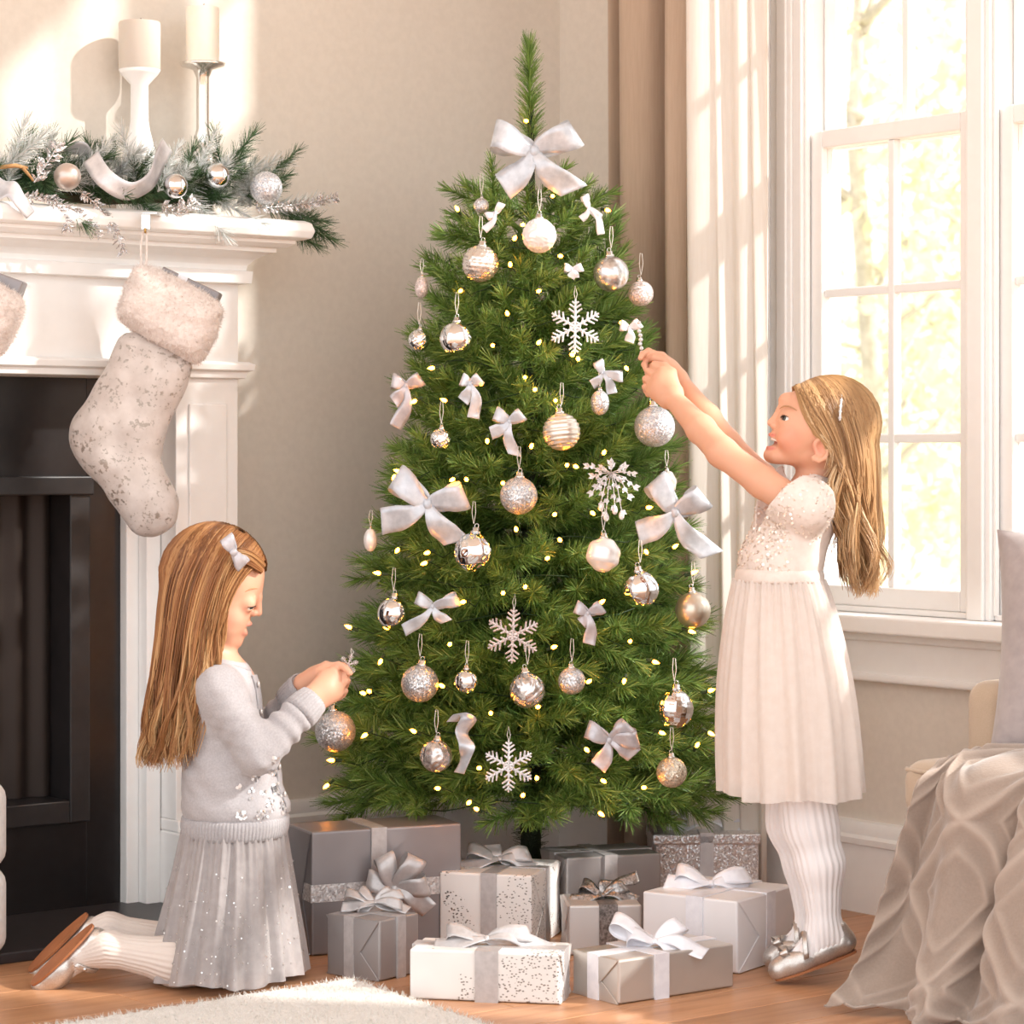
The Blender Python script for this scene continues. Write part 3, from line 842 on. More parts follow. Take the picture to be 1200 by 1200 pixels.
while zt < 1.535:
    R = renv(zt)
    f = (zt - 0.215) / 1.32
    slope = math.radians(-5 + 44 * f ** 1.15)
    nb = max(6, int(round(2 * PI * R / (0.150 + 0.02 * (1 - f)))))
    for k in range(nb):
        an = 2 * PI * (k + 0.5 * (tier % 2) + rt.uniform(-.18, .18)) / nb
        Rk = R * rt.uniform(0.93, 1.03)
        L = Rk / math.cos(slope)
        li = min(range(len(LC)), key=lambda i: abs(LC[i] - L)); s = L / LC[li]
        o = link('branch', BM[(li, rt.randrange(3))], None, tree)
        sl = slope + rt.uniform(-.10, .10)
        z0 = zt - L * math.sin(slope)
        o.location = (0, 0, z0)
        o.rotation_euler = (rt.uniform(-.5, .5), -sl, an)
        o.scale = (s, s, s); NB += 1
    zt += 0.074 + 0.014 * (1 - f); tier += 1
print('branches', NB)
# top leader
V1 = needle_arrays((TX, TY, tz(170)), (TX - 0.004, TY, tz(56)), 760, 0.040, RT, 0.0020, (34, 58))
V2, F2 = tube_arrays([(TX, TY, tz(230)), (TX - .002, TY, tz(120)), (TX - .004, TY, tz(52))], [0.004, 0.003, 0.001])
o = np_mesh('leader', np.concatenate([V1, V2]), np.concatenate([np.arange(len(V1)).reshape(-1, 4), F2 + len(V1)]), m_needle, tree, smooth=False)

def tdepth(px, py, off=0.0, k=1.0):
    Y = TY - 0.2
    for _ in range(12):
        z = HC - (py - HY) / F * Y
        x = (px - 600) / F * Y - TX
        R = renv(z) * k + off
        Y2 = TY - math.sqrt(max(R * R - x * x, 0.0004))
        Y = 0.5 * Y + 0.5 * Y2
    return Y

# ---------------------------------------------------------------- string lights
BULBS = [(618,142),(648,230),(537,247),(710,246),(614,263),(602,281),(655,300),(598,312),(630,342),(541,340),(595,369),(726,378),(630,403),(577,405),(669,415),(677,419),(509,431),(712,338),(563,450),(628,456),(651,469),(488,469),(523,470),(615,442),(733,430),(622,525),(571,515),(707,532),(664,546),(673,546),(590,566),(463,557),(469,553),(532,561),(546,561),(651,602),(693,600),(605,622),(657,634),(758,595),(756,645),(789,642),(467,643),(503,647),(500,659),(446,672),(810,672),(615,689),(590,694),(703,707),(412,736),(456,736),(528,754),(447,773),(647,759),(700,710),(807,739),(738,752),(765,775),(732,796),(830,810),(428,813),(434,811),(487,858),(430,860),(392,891),(385,919),(515,924),(554,841),(632,828),(773,858),(830,858),(816,875),(629,913),(612,933),(560,949),(551,939),(705,914),(753,923),(702,952),(563,900),(686,877),(545,705),(640,655),(575,835),(688,800),(520,805)]
sl_ = thing('string_lights', 'string of warm glowing fairy lights wound through the Christmas tree', 'string lights', (TX, TY, 0.2))
m_bulb = mat('bulb_glow', (255, 214, 130), 0.3, emit=(255, 146, 36), es=34)
m_wire = mat('green_wire', (38, 62, 34), 0.6)
bm_ = MB(); bm_.lathe([(0.0001, 0), (.0028, .0005), (.0038, .004), (.0034, .009), (.0016, .013), (0.0001, .0155)], (0, 0, 0), 8)
bulb0 = bm_.build('bulb', m_bulb, sl_, smooth=True, local=True)
sk = MB(); sk.tube([(0, 0, -0.014), (0, 0, 0.001)], 0.0032, 6); sock0 = sk.build('socket', m_wire, bulb0, local=True)
rb_ = random.Random(4)
allp = []
for i, (px, py) in enumerate(BULBS):
    Y = tdepth(px, py, 0.004, 1.0)
    p = W(px, py, Y)
    if i == 0: o = bulb0; p = W(px, py, TY - .03)
    else:
        o = bulb0.copy(); col.objects.link(o); s2 = sock0.copy(); col.objects.link(s2); s2.parent = o
    o.location = p - WL[sl_.name]
    d = Vector((p.x - TX, p.y - TY, 0)).normalized() + Vector((rb_.uniform(-.6, .6), rb_.uniform(-.2, .2), rb_.uniform(-.5, .7)))
    o.rotation_euler = d.to_track_quat('Z', 'Y').to_euler()
    allp.append(p)
wb = MB()
pts = []
for i in range(700):
    z = 0.2 + 1.22 * i / 699; an = i * 0.155; R = renv(z) * (0.72 + 0.05 * math.sin(i * 1.7))
    pts.append((TX + R * math.cos(an), TY + R * math.sin(an), z + 0.01 * math.sin(i * 0.9)))
wb.tube(pts, 0.0012, 4)
for p in allp:
    c = Vector((TX, TY, p.z)); d = (p - c)
    wb.tube([p - d.normalized() * .012, c + d * 0.9 + Vector((0.006, 0, -.012)), c + d * 0.78], 0.0011, 4)
wb.build('wire', m_wire, sl_)
# ---------------------------------------------------------------- ornaments on the tree
def relief(kind):
    if kind == 'crinkle':
        return lambda th, ph: 1 + 0.035 * math.sin(9 * ph + 4 * math.sin(5 * th)) * math.sin(11 * th + 3 * math.sin(4 * ph))
    if kind == 'woven':
        return lambda th, ph: 1 + 0.045 * abs(math.sin(9 * ph + (PI / 2) * (int(th / PI * 12) % 2))) * abs(math.sin(12 * th))
    if kind == 'ribs':
        return lambda th, ph: 1 + 0.028 * math.sin(24 * th)* (1 if .5 < th < 2.6 else 0)
    if kind == 'hammer':
        return lambda th, ph: 1 - 0.05 * abs(math.sin(5 * ph + 0.9 * math.sin(3 * th))) ** 3 * abs(math.sin(7 * th + math.sin(2 * ph)))
    if kind == 'swirl':
        return lambda th, ph: 1 + 0.03 * math.sin(7 * th + 2.2 * math.sin(ph + .6 * th))
    if kind == 'diamond':
        return lambda th, ph: 1 + (0.05 * max(0, 1 - abs(((ph / PI * 4) % 1) - .5) * 2 - abs((th - PI / 2) * 1.1)) if abs(th - PI / 2) < .75 else 0.02 * math.sin(26 * ph) * math.sin(26 * th))
    if kind == 'disco':
        return lambda th, ph: 1 - 0.02 * (abs(math.sin(10 * ph)) ** 12 + abs(math.sin(11 * th)) ** 12)
    if kind == 'crack':
        return lambda th, ph: 1 - 0.04 * abs(math.sin(4 * ph + 3 * math.sin(2.3 * th))) ** 8 - 0.03 * abs(math.sin(5 * th + 2 * math.sin(3 * ph))) ** 8
m_pearl = mat('pearl_white', (238, 237, 236), 0.25, 0.25)
m_frostsilver = mottled('frosted_silver', (234, 234, 236), (176, 174, 172), 70, 0.22, 0.3, 0.002, metal=0.85)
m_woven = mat('woven_silver', (214, 208, 202), 0.25, 0.8)
m_ribbed = mat('ribbed_satin', (226, 220, 210), 0.28, 0.7)
ORN = [
 (632, 276, 20, m_pearl, 'crinkle', 'white crinkled ball high on the tree, just below the big top bow'),
 (563, 309, 21, m_woven, 'woven', 'silver ball with a woven dotted surface at the upper left of the tree'),
 (564, 241, 9, m_glit, None, 'tiny grey ball peeping out near the top left of the tree'),
 (716, 321, 21, m_frostsilver, None, 'white frosted ball at the upper right of the tree'),
 (751, 344, 15, m_glitp, None, 'small greyish glitter ball on the upper right edge of the tree'),
 (535, 397, 20, m_silver, None, 'mirror-finish silver ball hanging at the upper left above the yellow lights'),
 (491, 399, 13, m_silver, 'crack', 'small crackled silver ball on the upper left edge of the tree'),
 (517, 515, 13, m_silver, 'crack', 'small shiny silver ball in the left middle of the tree, above the large left bow'),
 (658, 506, 22, m_ribbed, 'ribs', 'satin silver ball with horizontal ribs in the middle of the tree'),
 (767, 500, 24, m_glitb, None, 'pale glitter ball just below the hands of the standing girl'),
 (608, 581, 22, m_glit, None, 'silver glitter ball in the centre of the tree'),
 (555, 647, 23, m_silver, 'hammer', 'hammered mirror ball hanging below the large left bow'),
 (707, 650, 20, m_pearl, 'swirl', 'white ball with swirling ridges right of the tree centre'),
 (750, 691, 22, m_silver, 'diamond', 'silver ball with a raised diamond pattern at the right of the tree'),
 (812, 715, 21, m_satin, None, 'smooth matte champagne ball on the right edge beside the dress'),
 (461, 719, 19, m_silver, None, 'mirror-finish silver ball on the lower left of the tree'),
 (492, 801, 22, m_glit, None, 'silver glitter ball at the lower left of the tree beside a tiny mirror ball'),
 (547, 799, 15, m_silver, None, 'tiny mirror-finish ball low on the tree, between two larger balls'),
 (618, 809, 21, m_frostsilver, 'crack', 'frosted patterned silver ball below the rose snowflake'),
 (670, 798, 16, m_glit, None, 'small glitter ball low on the tree, right of the frosted patterned ball'),
 (790, 831, 23, m_silver, 'disco', 'faceted mirror ball at the lower right of the tree'),
 (511, 886, 19, m_frostsilver, 'hammer', 'shiny crackled ball near the bottom left beside the curled ribbon'),
 (787, 905, 18, m_glitc, None, 'champagne glitter ball at the bottom right of the tree'),
 (393, 857, 24, m_glit, None, 'large silver glitter ball below the hands of the kneeling girl'),
]
for i, (px, py, r, m, k, lab) in enumerate(ORN):
    Y = tdepth(px, py, 0.012)
    if px == 393: Y = 5.01
    bauble(px, py, r, Y - r * 0.0009, m, lab, fn=relief(k) if k else None, group=None, hi=bool(k), tilt=(0.1 * math.sin(i * 2.1), 0.12 * math.sin(i * 1.3)), cord=26)
# slim drop-shaped ornaments
for px, py, r, s, m, k, lab in [(703, 472, 11, 1.35, m_glit, None, 'silver glitter teardrop hanging under a small bow at the right of the tree'),
                                (781, 566, 12, 1.25, m_woven, 'swirl', 'small egg-shaped swirled ornament above the large right bow'),
                                (494, 337, 8, 1.6, m_glitp, None, 'narrow grey oval ornament on the upper left edge of the tree'),
                                (434, 633, 8, 1.7, m_pearl, None, 'pale oval ornament on the left edge of the tree below the large left bow')]:
    Y = tdepth(px, py, 0.01)
    bauble(px, py, r, Y, m, lab, fn=relief(k) if k else None, sc3=(1, 1, s), hi=bool(k), cord=18)

# snowflakes
def snowflake(px, py, r, Y, m, label, yaw=0.0, roll=0.0):
    c = W(px, py, Y); R = r * Y / F
    root = thing('snowflake', label, 'ornament', c, rot=(0.12, roll, yaw))
    mb = MB(); t = R * 0.035
    def bar(x0, z0, x1, z1, w0, w1):
        d = Vector((x1 - x0, 0, z1 - z0)).normalized(); s = Vector((-d.z, 0, d.x))
        a = Vector((x0, 0, z0)); b = Vector((x1, 0, z1)); y = Vector((0, t, 0))
        rings = []
        for p, w in ((a, w0), (b, w1)):
            rings.append([p + s * w - y * .6, p - y * 1.3, p - s * w - y * .6, p - s * w + y * .6, p + y * 1.3, p + s * w + y * .6])
        mb.loft(rings, True, True)
    for k in range(6):
        a = PI / 3 * k + PI / 2
        ca, sa = math.cos(a), math.sin(a)
        bar(0, 0, R * ca, R * sa, R * .050, R * .035)
        for f, l in ((0.30, .20), (0.50, .30), (0.68, .26), (0.84, .15)):
            for sg in (-1, 1):
                b = a + sg * math.radians(55)
                x0, z0 = R * f * ca, R * f * sa
                x1, z1 = x0 + R * l * math.cos(b), z0 + R * l * math.sin(b)
                bar(x0, z0, x1, z1, R * .042, R * .030)
    for k in range(6):
        a0 = PI / 3 * k + PI / 2; a1 = a0 + PI / 3
        bar(R * .2 * math.cos(a0), R * .2 * math.sin(a0), R * .2 * math.cos(a1), R * .2 * math.sin(a1), R * .035, R * .035)
    mb.build('flake', m, root, local=True)
    cd = MB(); cd.tube([(0, 0, R * .98), (-.003, 0, R * 1.2), (0, .01, R * 1.5), (.003, 0, R * 1.2), (0.0006, 0, R * .98)], 0.0006, 4)
    cd.build('cord', m_cord, root, local=True)
    return root
snowflake(674, 383, 32, tdepth(674, 383, .03), m_glitw, 'white glitter snowflake high on the tree, right of the centre', .1)
snowflake(601, 745, 33, tdepth(601, 745, .03), m_glitp, 'rose-tinted glitter snowflake in the lower middle of the tree', -.1, .05)
snowflake(596, 898, 31, tdepth(596, 898, .03), m_glitw, 'silver-white glitter snowflake lowest on the tree above the trunk', 0.05)
snowflake(408, 779, 13, 4.572, m_glitp, 'small rose glitter snowflake held in the fingers of the kneeling girl', .5, .3)

# bows
m_bow = mottled('bow_gauze', (224, 229, 237), (200, 206, 215), 55, 0.36, 0.25, 0.0008, metal=0.3)
sheerify(m_bow, 0.20)
m_bowg = mottled('bow_grey_satin', (202, 200, 205), (182, 180, 186), 60, 0.35, 0.2, 0.0008, metal=0.3)
m_boww = mottled('bow_white_satin', (240, 240, 245), (226, 226, 233), 40, 0.36, 0.15, 0.0008, metal=0.1)
m_bowd = mottled('bow_dark_silver', (170, 166, 164), (120, 116, 114), 90, 0.28, 0.3, 0.001, metal=0.7)
def bow(name, o, X, Z, Yv, loops, tails, w, m, label, cat='bow', parent=None, knot=None, group=None):
    """o: knot; X right, Z up, Yv towards the viewer. loops: (angle, length[, openness]); tails: (angle, length, sway)"""
    o = Vector(o); X = Vector(X); Z = Vector(Z); Yv = Vector(Yv)
    root = parent if parent is not None else thing(name, label, cat, o, group)
    for lp in loops:
        an, L = lp[0], lp[1]; op = lp[2] if len(lp) > 2 else 0.42
        a = math.radians(an); d = X * math.cos(a) + Z * math.sin(a); n = -X * math.sin(a) + Z * math.cos(a)
        mb = MB(); pts = []; wd = []; ws = []
        N = 28
        for i in range(N + 1):
            t = i / N; ph = 2 * PI * t
            r = L * (1 - math.cos(ph)) / 2
            yo = L * op * math.sin(ph) * (0.35 + 0.65 * (r / L))
            pts.append(o + d * r + Yv * yo + n * (0.05 * L * math.sin(ph * 2)))
            open_ = min(1, (r / L) * 1.7)
            ws.append(w * (0.30 + 0.70 * open_ ** 0.8))
            wd.append(n * (1 - 0.06 * math.sin(ph)) + Yv * (0.30 * math.sin(ph)) + d * (0.16 * math.cos(ph * 1.0)))
        ribbon_strip(mb, pts, wd, ws)
        mb.build('loop', m, root, smooth=True, solid=0.0005)
    for (an, L, sw) in tails:
        a = math.radians(an); d = X * math.cos(a) + Z * math.sin(a); n = -X * math.sin(a) + Z * math.cos(a)
        mb = MB(); pts = []; wd = []; ws = []
        N = 20
        for i in range(N + 1):
            t = i / N
            pts.append(o + d * (L * t) + n * (L * 0.12 * math.sin(t * PI * 1.3) * sw) + Yv * (0.08 * L * math.sin(t * PI * 1.6) + 0.004))
            wd.append(n + Yv * (0.55 * math.sin(t * 4.0 + an) * sw) + d * 0.35 * t)
            ws.append(w * (0.28 + 0.72 * min(1, t * 1.6)))
        ribbon_strip(mb, pts, wd, ws)
        mb.build('tail', m, root, smooth=True, solid=0.0005)
    k = MB(); rr = (knot or w * 0.19)
    rings = []
    for i in range(9):
        th = PI * i / 8; 
        rad = rr * (0.55 + 0.45 * math.sin(th)); zz = -math.cos(th) * rr * 0.95
        rings.append([o + Yv * (0.003) + X * (rad * math.cos(2 * PI * q / 14) * (1 + .06 * math.cos(6 * PI * q / 14))) + Yv * (rad * .75 * math.sin(2 * PI * q / 14)) + Z * zz for q in range(14)])
    k.loft(rings, True, True); k.build('knot', m, root, smooth=True)
    return root
def tbow(px, py, loops, tails, w, m, label, off=0.02, roll=0, Y=None):
    Y = Y or tdepth(px, py, off); s = Y / F
    r = math.radians(roll)
    X = Vector((math.cos(r), 0, math.sin(r))); Z = Vector((-math.sin(r), 0, math.cos(r)))
    return bow('bow', W(px, py, Y), X, Z, (0, -1, 0), [(a, L * s) + tuple(o) for a, L, *o in loops], [(a, L * s, sw) for a, L, sw in tails], w * s, m, label)
tbow(626, 177, [(158, 52, .3), (24, 54, .3)], [(232, 56, .6), (-48, 66, -.6)], 34, m_bow, 'large silver gauze bow at the top of the tree', 0.06)
tbow(501, 591, [(140, 50, .25), (14, 46, .25)], [(203, 58, .5), (-55, 56, -.5)], 32, m_bow, 'large white gauze bow on the left of the tree', 0.03)
tbow(791, 601, [(122, 46, .25), (30, 40, .25)], [(212, 50, .5), (-52, 66, -.6)], 30, m_bow, 'large white gauze bow on the right of the tree beside the dress', 0.03)
tbow(507, 711, [(150, 22), (18, 32)], [(222, 44, .5), (-50, 24, -.5)], 15, m_bow, 'small white gauze bow beside the lower left mirror ball')
tbow(597, 494, [(150, 20), (30, 18)], [(215, 26, .5), (-85, 40, -.6)], 16, m_bow, 'small white bow left of the ribbed silver ball')
tbow(689, 719, [(150, 17), (25, 19)], [(-85, 36, .6), (-120, 14, .6)], 15, m_bowg, 'small rose-grey bow right of the rose snowflake')
tbow(714, 868, [(152, 30), (38, 30), (5, 34)], [(250, 34, .5), (-28, 34, .4)], 21, m_bowg, 'grey gauze bow at the lower right of the tree')
tbow(476, 452, [(160, 18), (25, 20)], [(-100, 50, .8), (235, 24, .5)], 17, m_bowg, 'small grey bow on the left edge of the tree')
tbow(551, 450, [(150, 12), (30, 14)], [(-80, 40, .9), (-110, 22, .5)], 15, m_bow, 'narrow white bow in the left middle of the tree above a small ball')
tbow(706, 438, [(110, 16), (-8, 24)], [(-60, 26, .7), (-130, 18, .6)], 12, m_bow, 'small white bow above the glitter teardrop ornament')
tbow(671, 316, [(165, 10), (15, 12)], [(-100, 10, .6), (-70, 10, .6)], 10, m_boww, 'tiny white bow above the white snowflake')
tbow(738, 385, [(160, 12), (30, 14)], [(-90, 16, .6)], 12, m_boww, 'tiny white bow beside the hands of the standing girl')
tbow(581, 250, [(60, 14), (200, 12)], [(-120, 24, .8)], 9, m_boww, 'tiny white ribbon tied left below the big top bow')
tbow(690, 244, [(110, 16), (-40, 18)], [(-60, 34, .9), (-120, 16, .8)], 9, m_boww, 'thin white ribbon tied right below the big top bow')
# a curled ribbon with no loops
def curl(px, pts, w, label, off=0.03):
    Y = tdepth(px, pts[0][1], off)
    P = smooth_pts([W(x, y, Y - d) for x, y, d in pts], 40)
    wd = [Vector((1, 0, 0.25 * math.sin(i * .25))) + Vector((0, -1, 0)) * (0.9 * math.sin(i * 0.22)) for i in range(41)]
    mb = MB(); ribbon_strip(mb, P, wd, [w * Y / F * (0.7 + 0.3 * math.sin(i / 40 * PI)) for i in range(41)])
    return tag(mb.build('curled_ribbon', m_bow, None, smooth=True, solid=0.0005), label, 'ribbon')
curl(541, [(530, 846, 0), (538, 836, .02), (549, 842, .03), (541, 858, .01), (547, 874, .03), (546, 888, .02), (538, 906, .01)], 20, 'curled white gauze ribbon hanging near the bottom left of the tree')
# hanging spray of white leaves and drops
def spray(px, py, label):
    Y = tdepth(px, py, 0.035); s = Y / F
    root = thing('leaf_spray', label, 'ornament', W(px, py, Y))
    mb = MB(); R = random.Random(8)
    st = MB()
    tips = [(-26, 16), (-20, 4), (-22, -14), (-12, -26), (-6, -38), (4, -30), (12, -36), (20, -18), (26, -8), (24, 8), (14, 14), (0, 18), (-10, 14), (6, 2), (-14, -6)]
    for tx, tz_ in tips:
        e = Vector((tx * s, -0.012 - R.uniform(0, .02), tz_ * s)); mid = Vector((e.x * .55, -.02, e.z * .35 + 6 * s))
        st.tube([(0, 0, 8 * s), mid, e], 0.0009, 5)
        for c, l in ((e, 8 * s), (mid * .5 + e * .5, 7 * s), (mid, 6 * s)):
            d = (e - mid).normalized(); sd = Vector((-d.z, 0.3, d.x)) * l * .36; y = Vector((0, -1, 0)) * 0.0012
            for rot in (0, 1):
                dd = d if rot == 0 else (d + sd.normalized() * (1 if R.random() > .5 else -1)).normalized()
                ss = Vector((-dd.z, 0.3, dd.x)) * l * .36
                mb.add([c - dd * l * .2, c + ss + dd * l * .35 + y, c + dd * l, c - ss + dd * l * .35 + y, c + dd * l * .4 - y], [(0, 1, 4), (1, 2, 4), (2, 3, 4), (3, 0, 4), (0, 3, 2, 1)])
        if tz_ < -20:
            mb.sphere(e + Vector((0, 0, -6 * s)), 3.4 * s, 8, 6, sc=(1, 1, 1.5))
    st.build('stem', m_glitw, root, local=True)
    o = mb.build('leaf_cluster', m_glitw, root, local=True); o['kind'] = 'stuff'
spray(716, 562, 'white hanging spray of small leaves and drops right of the tree centre')
# glitter strand the standing girl is hanging
gs = MB(); 
Y = 4.86
P = [W(749, 378, Y), W(748, 392, Y - .005), W(750, 405, Y), W(752, 418, Y)]
root = thing('glitter_icicle', 'thin silver glitter icicle between the fingers of the standing girl', 'ornament', P[0])
q = MB()
for i in range(9):
    t = i / 8; p = P[0].lerp(P[3], t); q.sphere(p + Vector((.0012 * math.sin(i * 2.2), 0, 0)), 0.0042 * (1 - .3 * abs(t - .5)), 8, 6)
q.build('twisted_rod', m_glitw, root, smooth=True)
# ---------------------------------------------------------------- rug and gifts
m_rug = mottled('rug_wool', (224, 220, 214), (210, 206, 199), 160, 0.95, 0.6, 0.004, sheen=0.3)
c0 = G(415, 1155); dl = (G(130, 1200) - c0).normalized(); dr_ = (G(550, 1202) - c0).normalized()
RR = np.random.RandomState(2)
nu, nv = 150, 120; LU, LV = 1.3, 1.1
uu, vv = np.meshgrid(np.linspace(0, LU, nu), np.linspace(0, LV, nv), indexing='ij')
PX = c0.x + dl.x * uu + dr_.x * vv; PYr = c0.y + dl.y * uu + dr_.y * vv
edge = np.minimum.reduce([uu, vv, LU - uu, LV - vv])
PZ = 0.016 * np.clip(edge / 0.012, 0, 1) ** .5 + RR.uniform(-.0018, .0018, uu.shape) * (edge > 0) + 0.0008
PX += RR.uniform(-.003, .003, uu.shape); PYr += RR.uniform(-.003, .003, uu.shape)
V = np.stack([PX, PYr, PZ], -1).reshape(-1, 3)
idx = np.arange(nu * nv).reshape(nu, nv)
Fq = np.stack([idx[:-1, :-1], idx[1:, :-1], idx[1:, 1:], idx[:-1, 1:]], -1).reshape(-1, 4)
rug = np_mesh('rug', V, Fq, m_rug)
tag(rug, 'cream wool rug on the oak floor in front of the gifts', 'rug')
n = 16000
pu = RR.uniform(0, 0.75, n); pv = RR.uniform(0, 0.6, n)
pb_ = np.stack([c0.x + dl.x * pu + dr_.x * pv, c0.y + dl.y * pu + dr_.y * pv, np.full(n, .012)], 1)
dv = np.stack([RR.normal(0, .006, n), RR.normal(0, .006, n), RR.uniform(.006, .012, n)], 1)
sd = np.stack([RR.normal(0, 1, n), RR.normal(0, 1, n), np.zeros(n)], 1); sd /= np.linalg.norm(sd, axis=1)[:, None]; sd *= .0012
V = np.stack([pb_ - sd, pb_ + sd, pb_ + dv], 1).reshape(-1, 3)
o = np_mesh('pile', V, np.arange(n * 3).reshape(-1, 3), m_rug, rug, smooth=False); o['kind'] = 'stuff'

def paper(name, c0, c1, rough=0.34, metal=0.45, speck=None):
    m = mat(name, c0, rough, metal)
    n = noise(m, coords(m), 9, 2)
    base = ramp(m, n.outputs[0], [(0.35, c0), (0.65, c1)])
    if speck:
        v = nd(m, 'ShaderNodeTexVoronoi'); v.inputs['Scale'].default_value = speck[0]; v.inputs['Randomness'].default_value = 1.0
        lk(m, coords(m, 'Object', (1, 1, 1.5)), v.inputs['Vector'])
        lt = nd(m, 'ShaderNodeMath', operation='LESS_THAN'); lt.inputs[1].default_value = speck[1]; lk(m, v.outputs['Distance'], lt.inputs[0])
        n2 = noise(m, coords(m), speck[2], 2); gt = nd(m, 'ShaderNodeMath', operation='GREATER_THAN'); gt.inputs[1].default_value = speck[3]
        lk(m, n2.outputs[0], gt.inputs[0]); mul = nd(m, 'ShaderNodeMath', operation='MULTIPLY'); lk(m, lt.outputs[0], mul.inputs[0]); lk(m, gt.outputs[0], mul.inputs[1])
        mx = nd(m, 'ShaderNodeMix', data_type='RGBA'); lk(m, mul.outputs[0], mx.inputs['Factor'])
        lk(m, base, mx.inputs[6]); mx.inputs[7].default_value = lin(speck[4]); base = mx.outputs[2]
        lk(m, mul.outputs[0], bsdf(m).inputs['Metallic'])
    lk(m, base, bsdf(m).inputs['Base Color'])
    w = noise(m, coords(m, 'Object', (1, 1, 1)), 5, 1); bump(m, w.outputs[0], 0.25, 0.01)
    return m
p_dark = paper('paper_dark_silver', (148, 144, 146), (138, 134, 136), 0.38, 0.45)
p_mid = paper('paper_mid_silver', (168, 164, 164), (158, 154, 154), 0.36, 0.45)
p_light = paper('paper_light_grey', (206, 202, 200), (198, 194, 192), 0.38, 0.3)
p_sil = paper('paper_bright_silver', (208, 202, 196), (198, 192, 186), 0.32, 0.6)
p_white = paper('paper_white', (234, 231, 232), (228, 225, 226), 0.4, 0.08)
p_spot = paper('paper_white_foil_spots', (232, 229, 226), (224, 221, 218), 0.4, 0.0, (150, .30, 9, .50, (150, 146, 142)))
p_sparkle = glitter('paper_sparkle', (200, 196, 200), (255, 254, 255), 420, 0.6, 0.3, 0.5)
r_grey = mottled('ribbon_grey', (196, 192, 192), (182, 178, 178), 80, 0.36, 0.15, 0.0006, metal=0.3)
r_white = m_boww
r_dark = mottled('ribbon_dark_glitter', (176, 172, 170), (110, 106, 104), 220, 0.3, 0.4, 0.001, metal=0.7)
def gift(px, pyb, pyt, pxl, pxr, th, m, rm, label, rw=0.034, rf1=0.5, rf2=0.5, bowp=None, flapside='L', bow_m=None, lid=False, both=True, bev=0.004):
    """near vertical edge at px; the right-going edge heads th degrees away from the picture plane"""
    th = math.radians(th)
    N = G(px, pyb); d1 = Vector((math.cos(th), math.sin(th), 0)); d2 = Vector((-math.sin(th), math.cos(th), 0))
    def run(d, x):
        k = (x - 600) / F
        return (k * N.y - N.x) / (d.x - k * d.y)
    w1, w2 = run(d1, pxr), run(d2, pxl)
    h = HC - (pyt - HY) / F * N.y
    root = thing('gift_box', label, 'gift', N + d1 * w1 / 2 + d2 * w2 / 2, 'wrapped gifts under the tree')
    b = MB(); b.obox(N + Vector((0, 0, 0.001)), d1 * w1, d2 * w2, (0, 0, h))
    b.build('wrapped_box', m, root, bevel=bev, seg=3)
    if lid:
        l = MB(); l.obox(N - d1 * .004 - d2 * .004 + Vector((0, 0, h - .018)), d1 * (w1 + .008), d2 * (w2 + .008), (0, 0, .022)); l.build('lid', m, root, bevel=0.004, seg=3)
        h += 0.004
    e = 0.0040
    # ribbon bands: one round the d2 faces, one round the d1 faces
    def band(along, frac):
        mb = MB()
        if along == 1:   # crosses the face along d1 (front face), wraps over the top
            o = N + d1 * (w1 * frac - rw / 2)
            mb.obox(o - d2 * e, d1 * rw, d2 * e, (0, 0, h + .0027)); mb.obox(o + d2 * w2, d1 * rw, d2 * e, (0, 0, h + .0027))
            mb.obox(o + Vector((0, 0, h + .001)), d1 * rw, d2 * w2, (0, 0, .0016))
        else:
            o = N + d2 * (w2 * frac - rw / 2)
            mb.obox(o - d1 * e, d2 * rw, d1 * e, (0, 0, h + .0027)); mb.obox(o + d1 * w1, d2 * rw, d1 * e, (0, 0, h + .0027))
            mb.obox(o + Vector((0, 0, h + .0012)), d2 * rw, d1 * w1, (0, 0, .0016))
        if lid:
            mb.v = [((Vector(v) - Vector((0, 0, 0)))) for v in mb.v]
        mb.build('ribbon_band', rm, root)
    if rf1: band(1, rf1)
    if rf2: band(2, rf2)
    # folded paper flap on one end
    f = MB()
    if flapside == 'L': o, d, nrm, w = N, d2, -d1, w2
    else: o, d, nrm, w = N, d1, -d2, w1
    t = 0.0022
    def tri(pts):
        P = [o + d * (w * u) + Vector((0, 0, h * v)) for u, v in pts]; n3 = nrm * t
        k = len(P)
        f.add([p + nrm * .0004 for p in P] + [p + n3 for p in P], [tuple(range(k)), tuple(range(2 * k - 1, k - 1, -1))] + [(i, (i + 1) % k, k + (i + 1) % k, k + i) for i in range(k)])
    tri([(0.02, .02), (.98, .02), (.62, .46), (.38, .46)])
    f.build('folded_flap', m, root, bevel=0.0012, seg=1)
    f = MB(); t = 0.0032
    tri([(0.02, .985), (.98, .985), (.60, .40), (.40, .40)])
    f.build('folded_flap', m, root, bevel=0.0012, seg=1)
    if bowp:
        kx, ky, loops, tails, bwid = bowp
        # knot over the crossing on the top, turned to face along the near face and leaning back
        o = N + d1 * (w1 * (rf1 or .5)) + d2 * (w2 * (rf2 or .5)) + Vector((0, 0, h + .006))
        Y = o.y; s = Y / F
        o = W(kx, ky, Y)
        X = Vector((1, 0, 0)); Yv = Vector((0, -0.75, 0.66)); Z = Vector((0, 0.66, 0.75))
        bow('bow', o, X, Z, Yv, [(a, L * s) + tuple(r) for a, L, *r in loops], [(a, L * s, sw) for a, L, sw in tails], bwid * s, bow_m or rm, None, parent=root)
    return root
# big bow stands on the left box's front
A_ = gift(365, 1121, 976, 338, 541, 24, p_dark, r_grey, 'largest gift box in dark grey paper at the far left of the gifts', 0.030, 0.44, None, None, 'L')
